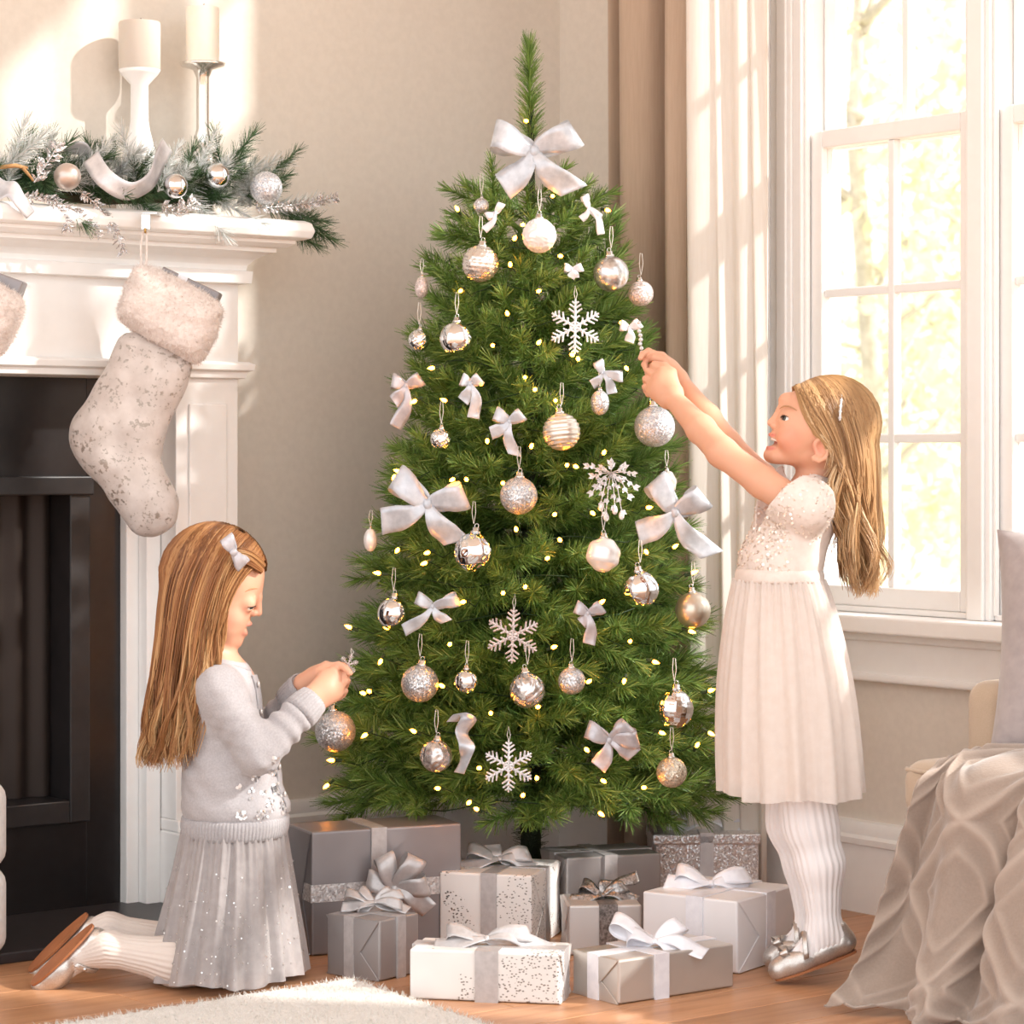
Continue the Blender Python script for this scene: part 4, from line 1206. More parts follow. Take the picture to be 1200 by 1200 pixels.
# second ribbon runs round the middle of the big box
def belt(root, px, pyb, pxl, pxr, th, z0, z1, m):
    th = math.radians(th); N = G(px, pyb); d1 = Vector((math.cos(th), math.sin(th), 0)); d2 = Vector((-math.sin(th), math.cos(th), 0))
    k1 = (pxr - 600) / F; w1 = (k1 * N.y - N.x) / (d1.x - k1 * d1.y); k2 = (pxl - 600) / F; w2 = (k2 * N.y - N.x) / (d2.x - k2 * d2.y)
    mb = MB(); e = .0018
    mb.obox(N - d1 * e - d2 * e + Vector((0, 0, z0)), d1 * (w1 + 2 * e), d2 * e, (0, 0, z1 - z0)); mb.obox(N - d1 * e + Vector((0, 0, z0)), d1 * e, d2 * w2, (0, 0, z1 - z0))
    mb.obox(N + d1 * w1 + Vector((0, 0, z0)), d1 * e, d2 * w2, (0, 0, z1 - z0)); mb.obox(N - d1 * e + d2 * w2 + Vector((0, 0, z0)), d1 * (w1 + 2 * e), d2 * e, (0, 0, z1 - z0))
    mb.build('ribbon_band', m, root)
r_sp = glitter('ribbon_sparkle', (172, 168, 168), (222, 220, 220), 300, 0.4, 0.4, 0.4)
belt(A_, 365, 1121, 338, 541, 24, 0.098, 0.130, r_sp)
Yb = 4.79; s_ = Yb / F
bow('bow', W(462, 1042, Yb), (1, 0, 0), (0, 0, 1), (0, -1, 0), [(108, 42 * s_, .3), (55, 46 * s_, .3), (160, 34 * s_, .3), (8, 40 * s_, .3)], [(-28, 48 * s_, .6), (215, 34 * s_, .5)], 24 * s_, r_grey, None, parent=A_)
gift(445, 1151, 1080, 383, 491, 52, p_mid, r_grey, 'small grey gift cube with a pale bow, in front of the largest box', 0.022, 0.52, 0.56, (440, 1058, [(165, 38, .25), (20, 34, .25), (200, 24, .3), (-8, 32, .3), (140, 26, .3), (45, 26, .3)], [(190, 40, .4), (-12, 40, .4)], 13), 'L')
gift(623, 1115, 1027, 515, 656, 74, p_spot, r_grey, 'white gift cube with foil specks in the middle of the gifts under the trunk', 0.030, 0.5, 0.46, (586, 1007, [(165, 40, .3), (10, 36, .3)], [(195, 52, .4), (-12, 42, .4), (118, 22, .4)], 20), 'R')
gift(664, 1095, 1006, 634, 775, 19, p_mid, r_grey, 'medium grey gift box standing behind the others right of the trunk', 0.026, 0.46, 0.5, None, 'L')
gift(667, 1120, 1062, 658, 752, 5, p_light, r_dark, 'small pale grey gift with a dark glitter bow, between the grey and silver boxes', 0.034, 0.54, None, (707, 1050, [(150, 30, .35), (25, 30, .35), (80, 22, .3)], [(190, 40, .4), (35, 50, .3), (-8, 40, .4)], 16), 'L')
gift(767, 1064, 980, 759, 889, 3, p_sparkle, r_white, 'sparkling silver gift box with a white bow at the back right', 0.028, 0.50, None, (826, 964, [(168, 42, .3), (12, 44, .3)], [(-14, 48, .5), (195, 46, .4)], 19), 'L', lid=True)
gift(864, 1142, 1057, 753, 931, 56, p_white, r_white, 'large white gift box with a white bow at the right beside the silver shoes', 0.034, 0.55, 0.44, (834, 1036, [(160, 44, .3), (14, 46, .3)], [(178, 54, .5), (-6, 42, .4)], 21), 'R')
gift(655, 1178, 1119, 480, 668, 79, p_spot, r_grey, 'flat white gift box with foil specks, frontmost on the floor', 0.040, 0.5, 0.48, (570, 1101, [(170, 48, .25), (8, 52, .25)], [(190, 62, .4), (-8, 78, .4)], 21), 'R')
gift(725, 1178, 1126, 671, 860, 36, p_sil, r_white, 'flat shiny silver gift box with a white bow, front right on the floor', 0.030, 0.36, 0.52, (768, 1104, [(168, 34, .4), (35, 40, .4), (150, 58, .2)], [(-12, 60, .4), (-30, 30, .4)], 20), 'L')
# ---------------------------------------------------------------- SDF modelling kit (distance fields + surface nets)
class SDF:
    def __init__(s, lo, hi, h):
        s.lo = np.array(lo, float); s.h = h
        s.n = np.ceil((np.array(hi, float) - s.lo) / h).astype(int) + 1
        s.d = np.full(s.n, 0.06, np.float32)
    def blk(s, lo, hi):
        i0 = np.maximum(np.floor((np.array(lo) - s.lo) / s.h).astype(int), 0)
        i1 = np.minimum(np.ceil((np.array(hi) - s.lo) / s.h).astype(int) + 1, s.n)
        if np.any(i1 <= i0): return None, None
        ax = [s.lo[k] + s.h * np.arange(i0[k], i1[k]) for k in range(3)]
        X = ax[0][:, None, None].astype(np.float32); Y = ax[1][None, :, None].astype(np.float32); Z = ax[2][None, None, :].astype(np.float32)
        return (slice(i0[0], i1[0]), slice(i0[1], i1[1]), slice(i0[2], i1[2])), (X, Y, Z)
    def put(s, sl, dn, k, op):
        a = s.d[sl]
        if op == 'sub':
            dn = -dn
            h = np.maximum(k - np.abs(a - dn), 0) / k if k > 0 else 0
            s.d[sl] = np.maximum(a, dn) + (h * h * k * .25 if k > 0 else 0)
        else:
            h = np.maximum(k - np.abs(a - dn), 0) / k if k > 0 else 0
            s.d[sl] = np.minimum(a, dn) - (h * h * k * .25 if k > 0 else 0)
    def cap(s, a, b, ra, rb, k=0.01, op='add', fold=None):
        a = np.array(a, float); b = np.array(b, float); m = max(ra, rb) + k + 4 * s.h + (fold[0] if fold else 0)
        sl, g = s.blk(np.minimum(a, b) - m, np.maximum(a, b) + m)
        if sl is None: return
        X, Y, Z = g; ab = b - a; L2 = float(ab @ ab) + 1e-12
        t = np.clip(((X - a[0]) * ab[0] + (Y - a[1]) * ab[1] + (Z - a[2]) * ab[2]) / L2, 0, 1)
        dx = X - a[0] - t * ab[0]; dy = Y - a[1] - t * ab[1]; dz = Z - a[2] - t * ab[2]
        r = ra + (rb - ra) * t
        if fold:
            r = r + fold[0] * np.sin(fold[1] * t + fold[2] * (dx + dz) * 60) * np.sin(PI * t)
        s.put(sl, np.sqrt(dx * dx + dy * dy + dz * dz) - r, k, op)
    def ell(s, c, r, k=0.01, op='add', R=None):
        c = np.array(c, float); r = np.array(r, float); m = r.max() + k + 4 * s.h
        sl, g = s.blk(c - m, c + m)
        if sl is None: return
        X, Y, Z = g; x = X - c[0]; y = Y - c[1]; z = Z - c[2]
        if R is not None:
            x, y, z = [R[0][i] * x + R[1][i] * y + R[2][i] * z for i in range(3)]
        x = x / r[0]; y = y / r[1]; z = z / r[2]
        k0 = np.sqrt(x * x + y * y + z * z); k1 = np.sqrt((x / r[0]) ** 2 + (y / r[1]) ** 2 + (z / r[2]) ** 2) + 1e-9
        s.put(sl, k0 * (k0 - 1) / k1, k, op)
    def rbox(s, c, hs, rad, k=0.01, op='add', R=None):
        c = np.array(c, float); hs = np.array(hs, float); m = np.linalg.norm(hs) + k + 4 * s.h
        sl, g = s.blk(c - m, c + m)
        if sl is None: return
        X, Y, Z = g; x = X - c[0]; y = Y - c[1]; z = Z - c[2]
        if R is not None:
            x, y, z = [R[0][i] * x + R[1][i] * y + R[2][i] * z for i in range(3)]
        qx = np.abs(x) - hs[0] + rad; qy = np.abs(y) - hs[1] + rad; qz = np.abs(z) - hs[2] + rad
        o = np.sqrt(np.maximum(qx, 0) ** 2 + np.maximum(qy, 0) ** 2 + np.maximum(qz, 0) ** 2) + np.minimum(np.maximum(np.maximum(qx, qy), qz), 0) - rad
        s.put(sl, o, k, op)
    def half(s, p, nrm, k=0.0):
        """cut away everything on the side the normal points to"""
        sl, g = s.blk(s.lo - 1, s.lo + s.n * s.h + 1); X, Y, Z = g
        dn = (X - p[0]) * nrm[0] + (Y - p[1]) * nrm[1] + (Z - p[2]) * nrm[2]
        s.d = np.maximum(s.d, dn.astype(np.float32))
    def mesh(s):
        d = s.d; n = d.shape
        ins = d < 0
        c = np.zeros((n[0] - 1, n[1] - 1, n[2] - 1), np.uint8)
        for i in (0, 1):
            for j in (0, 1):
                for k in (0, 1):
                    c += ins[i:n[0] - 1 + i, j:n[1] - 1 + j, k:n[2] - 1 + k]
        act = (c > 0) & (c < 8)
        I = np.argwhere(act); num = len(I)
        idx = np.full(act.shape, -1, np.int32); idx[act] = np.arange(num)
        acc = np.zeros((num, 3)); cnt = np.zeros(num)
        for axis in range(3):
            for p in (0, 1):
                for q in (0, 1):
                    o0 = [0, 0, 0]; o1 = [0, 0, 0]; oth = [x for x in range(3) if x != axis]
                    o0[oth[0]] = o1[oth[0]] = p; o0[oth[1]] = o1[oth[1]] = q; o1[axis] = 1
                    a = d[I[:, 0] + o0[0], I[:, 1] + o0[1], I[:, 2] + o0[2]].astype(float); b = d[I[:, 0] + o1[0], I[:, 1] + o1[1], I[:, 2] + o1[2]].astype(float)
                    mk = (a < 0) != (b < 0)
                    t = np.where(mk, a / np.where(mk, a - b, 1), 0)
                    P = np.array(o0, float)[None, :].repeat(num, 0); P[:, axis] += t
                    acc[mk] += P[mk]; cnt[mk] += 1
        V = s.lo + s.h * (I + acc / cnt[:, None])
        Fs = []
        for axis in range(3):
            sl0 = [slice(None)] * 3; sl1 = [slice(None)] * 3
            sl0[axis] = slice(0, n[axis] - 1); sl1[axis] = slice(1, n[axis])
            a = ins[tuple(sl0)]; b = ins[tuple(sl1)]
            E = np.argwhere(a != b)
            u, v = [(1, 2), (2, 0), (0, 1)][axis]
            ok = (E[:, u] > 0) & (E[:, v] > 0) & (E[:, u] < n[u] - 1) & (E[:, v] < n[v] - 1)
            E = E[ok]; flip = ~a[E[:, 0], E[:, 1], E[:, 2]]
            def cell(du, dv):
                C = E.copy(); C[:, u] -= du; C[:, v] -= dv; return idx[C[:, 0], C[:, 1], C[:, 2]]
            q = np.stack([cell(1, 1), cell(0, 1), cell(0, 0), cell(1, 0)], 1)
            q[flip] = q[flip][:, ::-1]
            Fs.append(q)
        return V, np.concatenate(Fs)
def vnormals(V, Fq):
    e = np.cross(V[Fq[:, 2]] - V[Fq[:, 0]], V[Fq[:, 3]] - V[Fq[:, 1]])
    N = np.zeros_like(V)
    for k in range(4): np.add.at(N, Fq[:, k], e)
    return N / (np.linalg.norm(N, axis=1)[:, None] + 1e-12)
def relax(V, Fq, it=2, lam=0.5):
    for _ in range(it):
        S = np.zeros_like(V); C = np.zeros(len(V))
        for k in range(4):
            a = Fq[:, k]; b = Fq[:, (k + 1) % 4]
            np.add.at(S, a, V[b]); np.add.at(C, a, 1); np.add.at(S, b, V[a]); np.add.at(C, b, 1)
        V = V + lam * (S / np.maximum(C, 1)[:, None] - V)
    return V
def fbm(P, f, seed=0):
    R = np.random.RandomState(seed); o = np.zeros(len(P))
    for k in range(6):
        w = R.normal(size=3) * f * (1 + .35 * k); o += np.sin(P @ w + R.uniform(0, 6.28) + 1.3 * np.sin(P @ (R.normal(size=3) * f * .7))) / (1 + .4 * k)
    return o / 3.0

# ---------------------------------------------------------------- armchair, cushion, throw
def fabric(name, c0, c1, sc_=500, rough=0.9, sheen=0.3, bs=0.25):
    m = mat(name, c0, rough, sheen=sheen)
    n = noise(m, coords(m), sc_, 2); n2 = noise(m, coords(m), 12, 3)
    mx = nd(m, 'ShaderNodeMath', operation='ADD'); lk(m, n.outputs[0], mx.inputs[0]); lk(m, n2.outputs[0], mx.inputs[1])
    hv = nd(m, 'ShaderNodeMath', operation='MULTIPLY'); lk(m, mx.outputs[0], hv.inputs[0]); hv.inputs[1].default_value = 0.5
    lk(m, ramp(m, hv.outputs[0], [(0.38, c0), (0.62, c1)]), bsdf(m).inputs['Base Color'])
    bump(m, n.outputs[0], bs, 0.0008); return m
m_chair = fabric('beige_upholstery', (194, 172, 150), (184, 162, 139))
m_throw = fabric('taupe_throw', (140, 122, 109), (120, 103, 91), 240, 0.95, 0.5, 0.9)
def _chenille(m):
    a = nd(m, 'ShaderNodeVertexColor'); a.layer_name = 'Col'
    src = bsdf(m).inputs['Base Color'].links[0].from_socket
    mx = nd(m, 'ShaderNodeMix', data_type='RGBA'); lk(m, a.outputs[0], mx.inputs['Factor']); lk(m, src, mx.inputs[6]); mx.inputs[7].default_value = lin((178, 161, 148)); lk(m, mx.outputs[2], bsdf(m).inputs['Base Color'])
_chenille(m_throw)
m_cush = fabric('grey_velvet', (164, 152, 150), (150, 139, 137), 60, 0.6, 0.7, 0.2)
chair = thing('armchair', 'beige upholstered armchair at the right edge, half covered by a taupe throw', 'armchair', RP(1.9, .3, 0))
RM = [np.array(VV), np.array(UU), np.array([0, 0, 1.0])]
def soft_box(name, a0, a1, b0, b1, z0, z1, rad, h=0.006, m=m_chair, parent=chair):
    c = np.array(RP((a0 + a1) / 2, (b0 + b1) / 2, (z0 + z1) / 2)); hs = ((a1 - a0) / 2, (b1 - b0) / 2, (z1 - z0) / 2)
    ext = np.linalg.norm(hs[:2]) + .03
    S = SDF(c - [ext, ext, hs[2] + .03], c + [ext, ext, hs[2] + .03], h); S.rbox(c, hs, rad, 0.0, R=RM)
    V, Fq = S.mesh(); return np_mesh(name, V, Fq, m, parent)
AF0, BF0 = 1.585, 0.555
soft_box('seat_cushion', AF0, 2.30, 0.12, BF0, 0.300, 0.402, 0.035)
soft_box('seat_base', AF0 + .05, 2.30, 0.10, BF0 - .05, 0.165, 0.305, 0.03)
soft_box('armrest', AF0 - .02, AF0 + .075, 0.075, 0.375, 0.10, 0.525, 0.035)
soft_box('armrest', 2.26, 2.38, 0.075, 0.375, 0.10, 0.525, 0.035)
soft_box('backrest', AF0 + .17, 2.36, 0.062, 0.13, 0.10, 0.62, 0.05)
m_leg = mottled('dark_wood', (92, 64, 46), (76, 52, 38), 30, 0.5)
for a, b in ((AF0 + .12, .44), (2.22, .44), (AF0 + .08, .14), (2.25, .14)):
    q = MB(); q.lathe([(0.0001, 0), (.014, 0), (.022, .168), (0.0001, .168)], RP(a, b, 0), 12); q.build('leg', m_leg, chair, smooth=True)
q = MB(); q.tube(smooth_pts([RP(AF0 + .004, .30, .385), RP(AF0 + .004, BF0 - .05, .385), RP(AF0 + .035, BF0 - .006, .385), RP(AF0 + .2, BF0 - .003, .385), RP(2.2, BF0 - .003, .385)], 40), 0.004, 6); q.build('piping', m_chair, chair, smooth=True)

# pillow leaning against the back
n = 60
u, v = np.meshgrid(np.linspace(-1, 1, n), np.linspace(-1, 1, n), indexing='ij')
pa = np.array([.955, -.297, 0]); pn = np.array([-.297, -.955, 0]) * .95 + np.array([0, 0, .30]); pn /= np.linalg.norm(pn); pbx = np.cross(pn, pa); pbx *= np.sign(pbx[2])
pc = np.array([1.022, 4.40, .402 + .195])
def pil(sgn):
    prof = np.clip((1 - np.abs(u) ** 2.6) * (1 - np.abs(v) ** 2.6), 0, 1) ** 0.55
    cx_ = u * (1 - .07 * (1 - v * v)) * 0.21; cz_ = v * (1 - .07 * (1 - u * u)) * 0.20
    t = sgn * 0.07 * prof + 0.004 * np.sin(9 * u + 4 * v) * prof
    return (pc + cx_[..., None] * pa + cz_[..., None] * pbx + t[..., None] * pn).reshape(-1, 3)
idx = np.arange(n * n).reshape(n, n)
q0 = np.stack([idx[:-1, :-1], idx[1:, :-1], idx[1:, 1:], idx[:-1, 1:]], -1).reshape(-1, 4)
V = np.concatenate([pil(1), pil(-1)]); Fq = np.concatenate([q0, q0[:, ::-1] + n * n])
tag(np_mesh('cushion', V, Fq, m_cush), 'grey velvet cushion standing on the armchair at the right edge', 'cushion')

# throw: lines running from the seat over its front edge down to the floor
def throw():
    NS, NT = 280, 260
    P = np.zeros((NS, NT, 3))
    for i in range(NS):
        s = i / (NS - 1)
        A = AF0 + .085 + .72 * s
        g = [RP(A + .05, .22, .412), RP(A + .03, .34, .418), RP(A + .01, .46, .416), RP(A, BF0 + .004, .396), RP(A - .01 * (1 - s), BF0 + .030, .31), RP(A - .03 * (1 - s), BF0 + .055, .19), RP(A - .045 * (1 - s), BF0 + .085, .07), RP(A - .05 * (1 - s), BF0 + .13, .012)]
        pts = smooth_pts(g, NT - 1)
        for j, p in enumerate(pts):
            t = j / (NT - 1)
            fold = (0.010 + 0.034 * max(0, t - .2)) * math.sin(s * 30 + 1.6 * math.sin(3 * t) + 1.0) + 0.012 * math.sin(s * 71 + 3 * t) * t + 0.006 * math.sin(s * 9 + t * 14)
            up = 1 - min(1, max(0, (t - .3) / .2))
            q = Vector(p) + UU * (fold + .026) * (1 - up) + Vector((0, 0, 1)) * (abs(fold) * up)
            q += VV * (0.018 * math.sin(s * 23 + 4 * t))
            q.z = max(q.z, .006)
            P[i, j] = q
    return P, NS, NT
P, NS, NT = throw()
# raised diamond cable pattern in the knit
S_, T_ = np.meshgrid(np.linspace(0, 1, NS), np.linspace(0, 1, NT), indexing='ij')
idx = np.arange(NS * NT).reshape(NS, NT)
Fq = np.stack([idx[:-1, :-1], idx[:-1, 1:], idx[1:, 1:], idx[1:, :-1]], -1).reshape(-1, 4)
V = relax(P.reshape(-1, 3), Fq, 10, .6); N = vnormals(V, Fq)
if (N @ np.array(UU)).mean() < 0: Fq = Fq[:, ::-1]; N = -N
def tri_(x): return np.abs((x % 1) - .5) * 2
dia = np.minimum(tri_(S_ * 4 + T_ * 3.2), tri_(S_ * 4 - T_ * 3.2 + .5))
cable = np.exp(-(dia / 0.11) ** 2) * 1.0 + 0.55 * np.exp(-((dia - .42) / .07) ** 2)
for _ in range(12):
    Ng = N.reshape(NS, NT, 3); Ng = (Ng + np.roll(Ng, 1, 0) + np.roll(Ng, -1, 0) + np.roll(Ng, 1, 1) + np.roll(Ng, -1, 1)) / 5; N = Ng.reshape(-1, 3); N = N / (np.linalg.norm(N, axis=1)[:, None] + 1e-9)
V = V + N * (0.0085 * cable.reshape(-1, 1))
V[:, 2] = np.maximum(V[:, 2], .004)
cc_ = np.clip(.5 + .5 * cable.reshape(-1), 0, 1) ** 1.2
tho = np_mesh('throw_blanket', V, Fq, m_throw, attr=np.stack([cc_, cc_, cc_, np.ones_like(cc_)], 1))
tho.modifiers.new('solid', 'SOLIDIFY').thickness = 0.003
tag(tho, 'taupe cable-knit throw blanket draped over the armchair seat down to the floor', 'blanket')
# white padded stack cut by the left edge
m_boucle = mottled('white_boucle', (246, 245, 243), (236, 234, 231), 90, 0.95, 0.6, 0.004)
for nm, y0, y1, lab in (('floor_cushion', 1018, 1103, 'white round floor cushion at the left edge, lower of two on the hearth'), ('floor_cushion', 917, 1016, 'white round floor cushion at the left edge, upper of two')):
    Yc = 4.68; r = 0.11
    zt_ = W(0, y0, Yc).z; zb = W(0, y1, Yc).z
    zb = 0.0205 if y1 > 1050 else W(0, 1018, Yc).z + 0.001
    xr = W(6, 1000, Yc).x
    cx_ = xr - r
    hh = zt_ - zb; rr = min(.03, hh / 2.2)
    prof = [(0.0001, 0), (r - rr, 0)] + [(r - rr + rr * math.sin(a), rr - rr * math.cos(a)) for a in (PI / 8, PI / 4, 3 * PI / 8, PI / 2)] + [(r - rr + rr * math.cos(a), hh - rr + rr * math.sin(a)) for a in (0, PI / 8, PI / 4, 3 * PI / 8, PI / 2)] + [(r * .5, hh - .002), (0.0001, hh - .006)]
    q = MB(); q.lathe(prof, (cx_, Yc, zb), 48)
    tag(q.build(nm, m_boucle, None, smooth=True), lab, 'cushion')
# ---------------------------------------------------------------- stockings on the mantel
m_stk = mottled('stocking_velvet', (214, 206, 201), (196, 186, 180), 26, 0.6, 0.3, 0.002, sheen=0.4)
def foil(m):
    n = noise(m, coords(m), 30, 5, .7); n2 = noise(m, coords(m), 140, 3)
    mul = nd(m, 'ShaderNodeMath', operation='MULTIPLY'); lk(m, n.outputs[0], mul.inputs[0]); lk(m, n2.outputs[0], mul.inputs[1])
    rr = nd(m, 'ShaderNodeMapRange'); rr.inputs[1].default_value = .29; rr.inputs[2].default_value = .34; lk(m, mul.outputs[0], rr.inputs[0])
    mx = nd(m, 'ShaderNodeMix', data_type='RGBA'); lk(m, rr.outputs[0], mx.inputs['Factor'])
    src = bsdf(m).inputs['Base Color'].links[0].from_socket
    lk(m, src, mx.inputs[6]); mx.inputs[7].default_value = lin((176, 168, 160)); lk(m, mx.outputs[2], bsdf(m).inputs['Base Color'])
    lk(m, rr.outputs[0], bsdf(m).inputs['Metallic'])
foil(m_stk)
m_fur = mottled('stocking_fur', (236, 226, 220), (224, 212, 205), 120, 0.95, 0.5, 0.003, sheen=0.5)
def poly_sdf(poly, X, Z):
    P = np.array(poly, float); d = np.full(X.shape, 1e9); s = np.ones(X.shape)
    n = len(P)
    for i in range(n):
        a = P[i]; b = P[i - 1]; e = b - a
        wx = X - a[0]; wz = Z - a[1]
        t = np.clip((wx * e[0] + wz * e[1]) / (e @ e), 0, 1)
        d = np.minimum(d, (wx - e[0] * t) ** 2 + (wz - e[1] * t) ** 2)
        c1 = Z >= a[1]; c2 = Z < b[1]; c3 = e[0] * wz > e[1] * wx
        s = np.where((c1 & c2 & c3) | (~c1 & ~c2 & ~c3), -s, s)
    return s * np.sqrt(d)
def puff(poly, Y, T, Rpx, h=0.003):
    """outline in photo pixels carried to depth Y, inflated to half thickness T"""
    s = Y / F
    pts = [tuple(W(x, y, Y)) for x, y in poly]; P2 = [(p[0], p[2]) for p in pts]
    lo = np.array([min(p[0] for p in P2) - .02, Y - T - .02, min(p[1] for p in P2) - .02]); hi = np.array([max(p[0] for p in P2) + .02, Y + T + .02, max(p[1] for p in P2) + .02])
    S = SDF(lo, hi, h); n = S.n
    x = S.lo[0] + h * np.arange(n[0]); z = S.lo[2] + h * np.arange(n[2]); y = S.lo[1] + h * np.arange(n[1])
    X, Z = np.meshgrid(x, z, indexing='ij'); d2 = poly_sdf(P2, X, Z); Rm = Rpx * s
    q = np.maximum(d2 + Rm, 0)[:, None, :]; l = ((y - Y) * (Rm / T))[None, :, None]
    S.d = (np.sqrt(q * q + l * l) - Rm).astype(np.float32)
    V, Fq = S.mesh(); return relax(V, Fq, 3), Fq
def rounded(poly, it=2):
    for _ in range(it):
        o = []
        for i in range(len(poly)):
            a = np.array(poly[i]); b = np.array(poly[(i + 1) % len(poly)]); o += [tuple(a * .78 + b * .22), tuple(a * .22 + b * .78)]
        poly = o
    return poly
def stocking(Y, dx, dy, label, gift_lab, full=True, gift_poly=None, hook=True):
    sh = lambda L: [(x + dx, y + dy) for x, y in L]
    root = thing('stocking', label, 'stocking', W(190 + dx, 430 + dy, Y), 'stockings on the mantel')
    V, Fq = puff(rounded(sh([(147, 380), (228, 422), (222, 448), (205, 482), (190, 520), (190, 545), (204, 572), (211, 592), (208, 614), (184, 631), (156, 626), (137, 600), (118, 570), (92, 545), (79, 518), (84, 492), (105, 462), (124, 428)])), Y, .040, 34)
    N = vnormals(V, Fq); V = V + N * (.0030 * fbm(V * [1, .6, 1], 30, 2))[:, None]
    np_mesh('leg', V, Fq, m_stk, root)
    V, Fq = puff(rounded(sh([(158, 309), (180, 312), (230, 338), (264, 360), (256, 388), (242, 416), (230, 430), (195, 412), (160, 390), (134, 372), (146, 340)])), Y - .002, .052, 26)
    N = vnormals(V, Fq); V = V + N * (.0022 * fbm(V, 130, 4) + .0025 * fbm(V, 34, 5))[:, None]
    cf = np_mesh('fur_cuff', V, Fq, m_fur, root)
    R = np.random.RandomState(3); N = vnormals(V, Fq); n = 9000; I = R.randint(0, len(V), n)
    d = N[I] + R.normal(0, .45, (n, 3)); sd = np.cross(d, R.normal(size=(n, 3))); sd /= np.linalg.norm(sd, axis=1)[:, None]
    T3 = np.stack([V[I] - sd * .0006, V[I] + sd * .0006, V[I] + d * R.uniform(.003, .0065, n)[:, None]], 1).reshape(-1, 3)
    o = np_mesh('fur', T3, np.arange(n * 3).reshape(-1, 3), m_fur, cf, False); o['kind'] = 'stuff'
    # loop
    q = MB(); q.tube(smooth_pts([W(166 + dx, 312 + dy, Y), W(165 + dx, 290 + dy, Y), W(168 + dx, 272 + dy, Y), W(171 + dx, 268 + dy, Y), W(172 + dx, 290 + dy, Y - .004), W(171 + dx, 314 + dy, Y)], 20), .0022, 6)
    q.build('hanging_loop', m_fur, root, smooth=True)
    # mantel hook
    hk = thing('stocking_hook', 'small metal stocking hook clamped on the mantel edge ' + ('above the large stocking' if full else 'above the stocking at the far left'), 'hook', W(172 + dx, 262 + dy, Y))
    p = W(171 + dx, 262 + dy, Y)
    b = MB(); b.box(p.x - .009, p.x + .009, Y - .004, Y + .003, p.z - .012, p.z + .018); b.build('plate', m_cap, hk, bevel=.001)
    b = MB(); b.box(p.x - .006, p.x + .022, Y - .003, Y + .06, p.z + .0185, p.z + .021); b.build('clamp', m_cap, hk)
    b = MB(); b.tube([p + Vector((0, -.004, -.010)), p + Vector((0, -.006, -.018)), p + Vector((0, -.012, -.018)), p + Vector((0, -.013, -.010))], .002, 6); b.build('peg', m_gold, hk, smooth=True)
    # gift sticking out of the top
    gp = [W(x + dx, y + dy, Y + .012) for x, y in gift_poly]
    gr = thing('gift_box', gift_lab, 'gift', gp[0])
    n3 = Vector((0, .05, 0))
    mb = MB(); mb.add([q for q in gp] + [q + n3 for q in gp], [(3, 2, 1, 0), (4, 5, 6, 7), (0, 1, 5, 4), (1, 2, 6, 5), (2, 3, 7, 6), (3, 0, 4, 7)]); mb.build('wrapped_box', p_dark, gr, bevel=.003)
    e1 = (gp[1] - gp[0]); e2 = (gp[3] - gp[0])
    mb = MB(); mb.obox(gp[0] + e1 * .28 + Vector((0, -.0015, 0)) - e2 * .008, e1 * .16, e2 * 1.0, Vector((0, .053, 0))); mb.build('ribbon_band', r_white, gr)
    return root
b_ = solve_b(172, .30); Ys = RP(.30, b_, 0).y
stocking(Ys, 0, 0, 'large silver-grey stocking with a fluffy fur cuff hanging from the mantel over the fireplace', 'grey gift box peeping out of the large stocking', True, [(191, 312), (258, 343), (242, 380), (176, 348)])
b_ = solve_b(-45, .30); Y2 = RP(.30, b_, 0).y
stocking(Y2, -233, -8, 'silver-grey stocking of which only the cuff corner shows at the left edge', 'silver gift box corner in the stocking at the left edge', False, [(206, 318), (260, 338), (248, 372), (194, 352)])
# ---------------------------------------------------------------- people
def skin_mat(name, base):
    m = mat(name, base, 0.45, sss=0.12, spec=0.35)
    a = nd(m, 'ShaderNodeVertexColor'); a.layer_name = 'Col'
    lk(m, a.outputs[0], bsdf(m).inputs['Base Color']); return m
SK1 = (220, 168, 140); SK2 = (222, 169, 140)
m_skin1 = skin_mat('skin_fair', SK1); m_skin2 = skin_mat('skin_fair_warm', SK2)
m_sclera = mat('eye_white', (240, 236, 232), 0.15); m_iris = mat('iris', (86, 92, 88), 0.1); m_pupil = mat('pupil', (16, 14, 14), 0.08)
m_lash = mat('eyelash', (62, 44, 34), 0.8); m_brow = mat('eyebrow', (186, 140, 104), 0.9); m_teeth = mat('teeth', (246, 240, 230), 0.25)
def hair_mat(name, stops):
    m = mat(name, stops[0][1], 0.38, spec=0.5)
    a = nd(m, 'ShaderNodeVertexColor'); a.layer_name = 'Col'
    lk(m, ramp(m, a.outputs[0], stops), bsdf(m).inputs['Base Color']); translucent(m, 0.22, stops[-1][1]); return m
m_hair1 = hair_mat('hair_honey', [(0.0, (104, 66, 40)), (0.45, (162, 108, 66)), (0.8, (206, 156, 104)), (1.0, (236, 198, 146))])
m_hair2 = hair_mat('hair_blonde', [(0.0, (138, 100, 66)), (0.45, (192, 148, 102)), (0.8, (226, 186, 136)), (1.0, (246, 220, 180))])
def knit(name, c0, c1):
    m = mat(name, c0, 0.9, sheen=0.25)
    n = noise(m, coords(m), 330, 3); lk(m, ramp(m, n.outputs[0], [(.35, c0), (.65, c1)]), bsdf(m).inputs['Base Color']); bump(m, n.outputs[0], .25, .0006); return m
m_sweater = knit('grey_knit', (178, 174, 176), (165, 161, 163))
m_rib = knit('grey_rib_knit', (170, 166, 168), (158, 154, 156))
def ribbed(name, c, ang_axis='X', sc_=420, d=0.35):
    m = mat(name, c, 0.75, sheen=0.2)
    return m
m_tights1 = ribbed('grey_tights', (214, 201, 192)); m_tights2 = ribbed('white_tights', (244, 240, 240))
